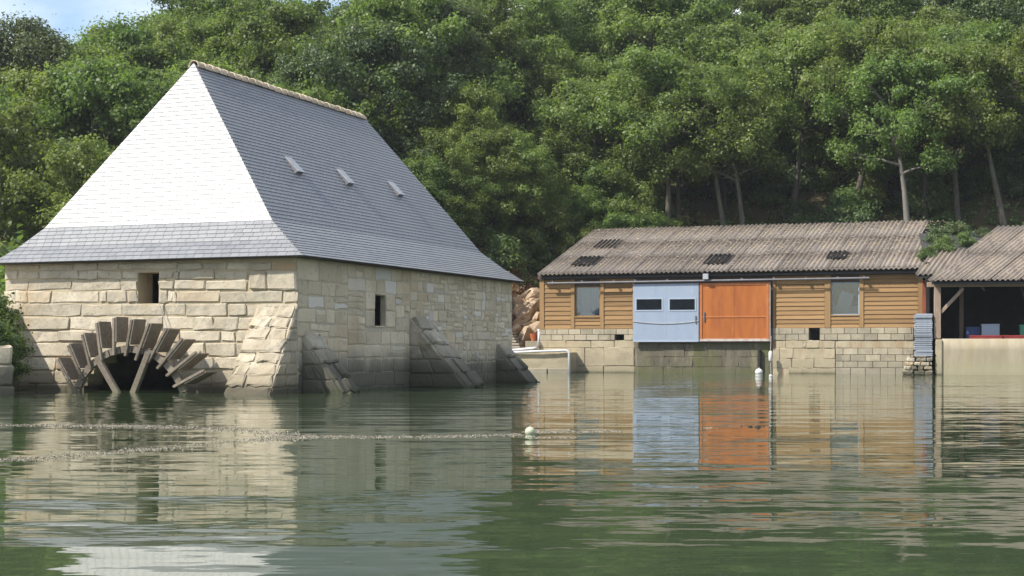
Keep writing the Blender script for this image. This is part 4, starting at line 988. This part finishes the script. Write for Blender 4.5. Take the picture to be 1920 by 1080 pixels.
def tree_variant(seed, H, bare, rad, leaf='leaf', per=150, size=.17, nlimb=9, bark='bark', dead=3, crown_flat=.78):
    rg = random.Random(seed); rng = np.random.default_rng(seed); tr = MB(); cl = []
    lean = Vector((rg.uniform(-.1, .1), rg.uniform(-.1, .1), 0)); pts = []
    for i in range(9):
        t = i/8; pts.append(Vector((lean.x*H*t+.12*math.sin(t*5+seed), lean.y*H*t+.1*math.cos(t*4+seed), -.5+t*(H*.82+.5))))
    r0 = .035*H*.55; tr.tube(pts, [r0*(1.25 if i == 0 else 1)*(1-.85*i/8) for i in range(9)], 8)
    def along(t): k = min(7, int(t*8)); return pts[k].lerp(pts[k+1], t*8-k)
    for i in range(nlimb):
        f = i/(nlimb-1); hz = lerp(bare, H*.80, f); t = min(.98, (hz+.5)/(H*.82+.5)); a0 = along(t)
        az = i*2.4+rg.uniform(-.5, .5); el = lerp(.12, 1.0, f)+rg.uniform(-.12, .2); prof = math.sin(math.pi*min(1, .28+.62*f))
        ln = rad*prof*rg.uniform(.75, 1.12); d = Vector((math.cos(az)*math.cos(el), math.sin(az)*math.cos(el), math.sin(el)))
        lp = [a0+d*ln*s+Vector((rg.uniform(-.12, .12), rg.uniform(-.12, .12), .12*math.sin(s*4)*ln*.3)) if s else a0 for s in (0, .35, .7, 1)]
        rl = r0*(.5-.25*f); tr.tube(lp, [rl, rl*.7, rl*.45, rl*.18], 6)
        cl.append((tuple(lp[3]), rg.uniform(.45, .75)))
        for k in range(rg.randint(7, 10)):
            s = rg.uniform(.35, .98); b0 = lp[0].lerp(lp[3], s); a2 = az+rg.choice((-1, 1))*rg.uniform(.4, 1.3); e2 = rg.uniform(-.1, .8); l2 = ln*rg.uniform(.25, .55)
            d2 = Vector((math.cos(a2)*math.cos(e2), math.sin(a2)*math.cos(e2), math.sin(e2))); b1 = b0+d2*l2
            tr.tube([b0, b0.lerp(b1, .5)+Vector((0, 0, .06)), b1], [rl*.35, rl*.24, rl*.1], 5); cl.append((tuple(b1+Vector((0, 0, .1))), rg.uniform(.32, .72)))
    for k in range(26):      # leaves through the heart of the crown
        zc = lerp(bare+.4, H*.9, rg.random()); rr = rad*.62*math.sqrt(rg.random()); a = rg.uniform(0, 6.28); q = along(min(.98, zc/(H*.85)))
        cl.append(((q.x+rr*math.cos(a), q.y+rr*math.sin(a), zc), rg.uniform(.35, .7)))
    for k in range(5): cl.append((tuple(pts[-1]+Vector((rg.uniform(-.8, .8), rg.uniform(-.8, .8), rg.uniform(-.2, H*.14)))), rg.uniform(.5, .85)))
    for k in range(dead):       # bare grey twigs poking out
        b0 = along(rg.uniform(.45, .8)); a = rg.uniform(0, 6.3); d = Vector((math.cos(a), math.sin(a), rg.uniform(.0, .5)))
        p1 = b0+d*rad*rg.uniform(.7, 1.1); tr.tube([b0, b0.lerp(p1, .6)+Vector((0, 0, .2)), p1], [.045, .03, .012], 5)
        for _ in range(3): p2 = p1+Vector((rg.uniform(-.5, .5), rg.uniform(-.5, .5), rg.uniform(0, .6))); tr.tube([b0.lerp(p1, rg.uniform(.5, .9)), p2], [.02, .008], 4)
    return tr.mesh('trunk', M[bark], True), leaf_mesh('crown', cl, per, size, M[leaf], rng, crown_flat)
OAKS = [tree_variant(s, H, b, r, per=165, size=.15, nlimb=14, dead=d) for s, H, b, r, d in ((1, 8.6, .9, 3.3, 1), (2, 7.6, .6, 3.4, 0), (3, 9.2, 1.0, 3.1, 1), (4, 7.0, .5, 3.2, 0), (5, 8.0, .7, 3.6, 1), (6, 7.2, .6, 2.9, 0))]
DARK = [tree_variant(s, H, b, r, 'leaf_dark', 190, .135, nlimb=14, dead=0) for s, H, b, r in ((11, 8.4, .8, 3.2), (12, 7.6, .6, 3.4))]
TALL = [tree_variant(s, H, b, r, nlimb=11, dead=1, per=160, size=.15) for s, H, b, r in ((21, 9.6, 4.3, 3.4), (22, 9.0, 4.0, 3.2), (23, 10.0, 4.6, 3.6))]
PALE = [tree_variant(31, 9.6, 3.5, 3.4, bark='bark_pale', nlimb=11, per=165, size=.15, dead=0)]
SUNNY = [(0, 64, 2), (-2, 63, 4), (-4, 62.5, 5.5), (3, 65, 5), (1.5, 62, 1.5), (8, 60, 1.5)]
def low_enough(x, y, sc):
    """largest scale at which a tree here leaves the sunny bank and the shed front in the sun"""
    g = ground(x, y); te = math.tan(SUN_EL)
    for X, Y, Z in SUNNY:
        t = (x-X)*SUN_H.x+(y-Y)*SUN_H.y; off = abs(-(x-X)*SUN_H.y+(y-Y)*SUN_H.x)
        if t > .5 and off < 2.6: sc = min(sc, max(0, (Z+(t-1.5)*te-g)/8.6))
    return sc
def plant_tree(var, x, y, sc, label, group, rg, name='oak_tree', cat='tree', dz=0, zs=1.):
    t = thing(name, label, cat, (x, y, ground(x, y)+dz), rg.uniform(0, 6.28), group); t.scale = (sc, sc, sc*zs)
    link('trunk', var[0], t); link('crown', var[1], t); return t
rt_ = random.Random(77)
def at_px(px, y): return (px-960)/F*y
# front row standing right behind the sheds, trunks in view
front = [(1248, 72.5, 0, 'slim tree with dark trunk behind the left half of the shed roof'), (1276, 74.5, 1, 'second slim tree behind the left half of the shed roof'),
         (1362, 71.5, 2, 'tree with leaning pale trunk behind the shed roof above the orange door'), (1403, 71.2, 1, 'tree with straight slender trunk behind the roof right of the leaning one'),
         (1490, 74, 0, 'tree with thin dark trunk between the slender pair and the thick trunk'), (1600, 72, 2, 'tree with thick dark trunk behind the right half of the shed roof'),
         (1705, 69.5, 'p', 'tree with thick pale trunk behind the right end of the shed roof'), (1738, 72, 1, 'thin dark tree just right of the pale thick trunk'),
         (1800, 70.5, 0, 'tree with dark trunk behind the bush between the two roofs'), (1885, 70, 2, 'tree with dark trunk behind the open shed roof at the right'),
]
placed = []
for px, y, v, lab in front:
    x = at_px(px, y); plant_tree(PALE[0] if v == 'p' else TALL[v], x, y, rt_.uniform(.92, 1.05), lab, 'trees standing right behind the sheds', rt_); placed.append((x, y))
def zone(px, py):
    for lim, a in ((90, 'at the left edge of the picture'), (260, 'left of the mill roof'), (400, 'behind the mill roof peak'), (560, 'above the front end of the slate ridge'), (700, 'above the far end of the slate ridge'),
                   (860, 'right of the far end of the slate ridge'), (1010, 'above the scrubby bank beside the mill'), (1190, 'above the left end of the shed roof'), (1315, 'above the blue door'), (1445, 'above the orange door'),
                   (1600, 'above the right window of the shed'), (1740, 'above the right end of the shed roof'), (9999, 'above the open shed')):
        if px < lim: break
    b = 'on the skyline' if py < 0 else 'high on the slope' if py < 110 else 'upper-mid slope' if py < 200 else 'mid slope' if py < 300 else 'low on the slope'
    return a, b
# younger trees with low crowns on the bank and behind the left end of the shed
for i, (px, d, sc) in enumerate(((1040, 4.5, .5), (1085, 5.5, .55), (1120, 6.0, .6), (1150, 4.2, .55), (1180, 6.5, .65), (1215, 4.5, .5), 
                                 (1000, 6.5, .6), (960, 8.5, .65), (915, 7.5, .6), (870, 7.0, .55), (830, 8, .6), (790, 7, .6), (760, 5, .55), (1020, 9.5, .7), (880, 10, .7))):
    y = 66.
    for _ in range(6): x = at_px(px, y); y = interp(FOOT, x)+d
    sc = low_enough(x, y, sc)
    if sc < .3: continue
    plant_tree(OAKS[i % 6], x, y, sc, f'young low-crowned tree growing {zone(px, 400)[0]}', 'young trees on the bank', rt_); placed.append((x, y))
gy = 57.
while gy < 118:
    gx = -40.
    while gx < 40:
        x, y = gx+rt_.uniform(-1.3, 1.3), gy+rt_.uniform(-1.2, 1.2); gx += 3.2
        d = y-interp(FOOT, x)
        if d < (1.0 if x < -6 else 6.5): continue
        g = ground(x, y); px, py = project((x, y, g+5)); pb = project((x, y, g+8.5))[1]
        if px < -170 or px > 2080 or py < -150: continue
        if px > 620 and d > 34: continue
        sil = interp([(0, 470), (365, 118), (680, 218), (965, 520), (1009, 520), (1010, 425), (2000, 425)], px) if px > 0 else 470
        if pb > sil+15: continue                               # wholly hidden by the roofs
        if -5 < x < 3.5 and d < 6: continue                    # the scrubby bank between the buildings
        if any((x-a)**2+(y-b)**2 < 5 for a, b in placed): continue
        dark = px < 150 and py < 220 or rt_.random() < .16
        var = rt_.choice(DARK) if dark else rt_.choice(OAKS); a, b = zone(px, py)
        sc = low_enough(x, y, rt_.uniform(.78, 1.2))
        if sc < .3: continue
        plant_tree(var, x, y, sc, f"{'dark' if dark else 'mid'} green tree {b} {a}", f'wood on the hillside', rt_, 'holm_oak' if dark else 'oak_tree'); placed.append((x, y))
    gy += 3.2

def shrub_variant(seed, r, leaf, size, per=130, n=26, flat=.8):
    rg = random.Random(seed); rng = np.random.default_rng(seed); st = MB(); cl = []
    for i in range(n):
        a, e = rg.uniform(0, 6.28), rg.uniform(.1, 1.5); q = r*rg.uniform(.35, 1); p = Vector((math.cos(a)*math.cos(e)*q, math.sin(a)*math.cos(e)*q, math.sin(e)*q*.95+.15))
        cl.append((tuple(p), r*rg.uniform(.22, .36))); st.tube([(0, 0, -.2), p*.5+Vector((0, 0, .1)), p], [.03, .02, .008], 5)
    return st.mesh('stem', M['bark'], True), leaf_mesh('foliage', cl, per, size, M[leaf], rng, flat)
SHR = [shrub_variant(41, 1.3, 'leaf_shrub', .13), shrub_variant(42, 1.2, 'leaf_shrub', .12), shrub_variant(43, 1.1, 'leaf_bright', .12), shrub_variant(44, 1.0, 'leaf_dry', .13, 90, 20), shrub_variant(45, 1.3, 'leaf_dark', .12)]
def plant_shrub(v, x, y, sc, label, group=None, dz=0, name='shrub', zs=1.):
    t = thing(name, label, 'shrub', (x, y, ground(x, y)+dz), rt_.uniform(0, 6.28), group); t.scale = (sc, sc, sc*zs)
    link('stem', SHR[v][0], t); link('foliage', SHR[v][1], t); return t
# scrub on the bank between the mill and the shed: photo pixel, distance past the hill foot
for i in range(84):
    px = rt_.uniform(770, 1120); d = rt_.uniform(.3, 10.5)
    y = 62.
    for _ in range(6): x = at_px(px, y); y = interp(FOOT, x)+d
    pq = project((x, y, ground(x, y)+.3))
    if 925 < pq[0] < 1022 and pq[1] > 515: continue
    v = rt_.choices((0, 1, 2, 3, 4), (5, 4, 2, 3 if px < 960 else 1, 1))[0]
    kind = ('green', 'green', 'bright green', 'dry brown', 'dark green')[v]
    plant_shrub(v, x, y, rt_.uniform(.55, 1.15), f'{kind} scrub bush on the bank, {"close to the shed" if px > 1000 else "midway between mill and shed" if px > 890 else "close to the mill roof"}, {"low down" if d < 3.5 else "halfway up" if d < 7 else "high up"}', 'scrub on the bank')
for i in range(40):      # understorey behind the sheds
    px = rt_.uniform(1080, 1960); y = rt_.uniform(71, 77); x = at_px(px, y)
    plant_shrub(rt_.choice((0, 1, 4, 4)), x, y, rt_.uniform(.7, 1.25), f'shaded bush under the trunks {zone(px, 400)[0]}', 'bushes under the trees')
for lx_, ly_, sc, lab in ((-.15, 2.3, .42, 'small bush against the right edge of the long shed roof'), (.5, 2.9, .55, 'bush in the middle of the valley between the two roofs'), (1.3, 3.7, .48, 'bush spreading along the valley towards the open shed ridge'), (.2, 4.0, .58, 'tallest bush behind the valley between the two roofs'), (2.1, 4.5, .4, 'small bush at the upper end of the roof valley'), (1.1, 4.9, .5, 'back bush above the valley between the roofs')):
    p = OPEN.world(lx_, ly_, pz(ly_)); t = plant_shrub(4 if ly_ > 3.8 else 0, p.x, p.y, sc*.9, lab, 'bushes between the roofs'); t.location.z = p.z-.1
for px, py, y, sc in ((-8, 612, 31.8, .52), (8, 655, 31.4, .45), (-28, 590, 31.8, .62), (22, 690, 31.0, .36), (-30, 640, 30.6, .6), (0, 700, 31.0, .42)):
    x = at_px(px, y); zz = CAMZ+(HOR-py)/F*y; t = plant_shrub(0, x, y, sc, 'leafy green bush overhanging the water beside the mill front corner', 'bushes beside the mill corner'); t.location.z = zz-.5*sc
# bushes and small trees on the left bank, up against the mill
for px, y, v, sc in ((-60, 46, 0, 1.7), (20, 47, 2, 1.9), (100, 49, 0, 2.0), (60, 52, 1, 2.3), (170, 53, 2, 2.2), (-20, 43, 1, 1.5), (-40, 39, 0, 1.5), (240, 54.5, 1, 2.3), (10, 55, 0, 2.4), (120, 56, 1, 2.4)):
    x = at_px(px, y); plant_shrub(v, x, y, sc, 'tall leafy bush on the bank behind the left edge of the mill roof', 'bushes left of the mill', zs=1.2)

# low stone quay at the left edge
q0 = on_water(28, 744); QF = Frame(q0.x, q0.y, math.radians(21))
qy = thing('quay_corner', 'dark low stone quay corner at the left edge beside the mill', 'quay', QF.world(0, 0, 0), QF.a)
MB().box(-3, -.06, .05, 2.6, -.5, .95).build('core', M['mortar_side'], qy)
rg = random.Random(95)
for z0, z1 in ((-.35, .22), (.22, .62), (.62, 1.0)):
    x = -.02-.06*z0
    while x > -2.6:
        e = x-rg.uniform(.3, .7); lay(qy, M['stone_side'], [(e, 0, z0), (x, 0, z0), (x, 0, z1), (e, 0, z1)], (0, -1, 0), .05, .05, rg=rg); x = e
    lay(qy, M['stone_side'], [(-.06-.06*z0, 0, z0), (-.06-.06*z0, 1.2, z0), (-.06-.06*z0, 1.2, z1), (-.06-.06*z0, 0, z1)], (1, 0, 0), .04, .05, rg=rg)

# undergrowth: bracken and ivy leaves over the earth, dry twigs on the roofs
rng = np.random.default_rng(99); cl = []
rg = random.Random(99)
for i in range(900):
    px = rg.uniform(780, 1960); d = rg.uniform(.4, 14); y = 63.
    for _ in range(5): x = at_px(px, y); y = interp(FOOT, x)+d
    if x > 2.5 and d < 4: continue
    pq = project((x, y, ground(x, y)))
    if 935 < pq[0] < 1015 and pq[1] > 540: continue
    cl.append(((x, y, ground(x, y)+.12), rg.uniform(.25, .5)))
for i in range(350):
    px = rg.uniform(-80, 500); d = rg.uniform(-6, 12); y = 48.
    for _ in range(5): x = at_px(px, y); y = interp(FOOT, x)+d
    cl.append(((x, y, ground(x, y)+.12), rg.uniform(.3, .55)))
ug = link('undergrowth', leaf_mesh('undergrowth', cl, 26, .16, M['leaf_shrub'], rng, .6), kind='stuff'); ug['label'] = 'low ivy and bracken covering the slope under the trees'
cl = []
for i in range(170):
    px = rg.uniform(810, 1010); d = rg.uniform(.6, 8); y = 60.
    for _ in range(5): x = at_px(px, y); y = interp(FOOT, x)+d
    cl.append(((x, y, ground(x, y)+.12), rg.uniform(.2, .4)))
dg = link('dry_bracken', leaf_mesh('dry_bracken', cl, 30, .15, M['leaf_dry'], rng, .6), kind='stuff'); dg['label'] = 'rust brown dry bracken on the bank beside the mill roof'
def twigs(fr, org, wide, rk, upv, n, seed, name, bias):
    rg = random.Random(seed); m = MB()
    for _ in range(n):
        t = rg.random()**bias; s = rg.random(); p = Vector(org)+Vector((wide*s, 0, 0))+Vector(rk)*t+upv*.05
        a = rg.uniform(0, 6.28); d = Vector((math.cos(a), math.sin(a)*.95, math.sin(a)*.33)); l_ = rg.uniform(.04, .16)
        w = fr.world(p.x, p.y, p.z); e = p+d*l_; w2_ = fr.world(e.x, e.y, e.z); m.bar(w, w2_, .012, .012, r=rg.random())
    o = m.build(name, M['litter'], kind='stuff'); o['label'] = 'dry twigs and leaf litter scattered on the corrugated roof'; return o
twigs(SHED, (xe0, ev, ez0+.09), xe1-xe0, rake, up_s, 2600, 1, 'leaf_litter', .6)
twigs(OPEN, (exo+.1, -.5, ze+.14), OX1-exo, orake, up_o, 700, 2, 'leaf_litter', .8)


# ------------------------------------------------------------------ thin summer haze in the air
hz = bpy.data.materials.new('haze_air'); hz.use_nodes = True; hn = hz.node_tree; hn.nodes.remove(hn.nodes['Principled BSDF'])
pv = hn.nodes.new('ShaderNodeVolumePrincipled'); pv.inputs['Density'].default_value = .0003; pv.inputs['Color'].default_value = (.88, .93, 1, 1); pv.inputs['Anisotropy'].default_value = .2
hn.links.new(pv.outputs[0], hn.nodes['Material Output'].inputs['Volume'])
hb = MB().box(-230, 230, -70, 150, -2.5, 52).build('haze', hz, kind='stuff'); hb['label'] = 'thin pale summer haze over the estuary'
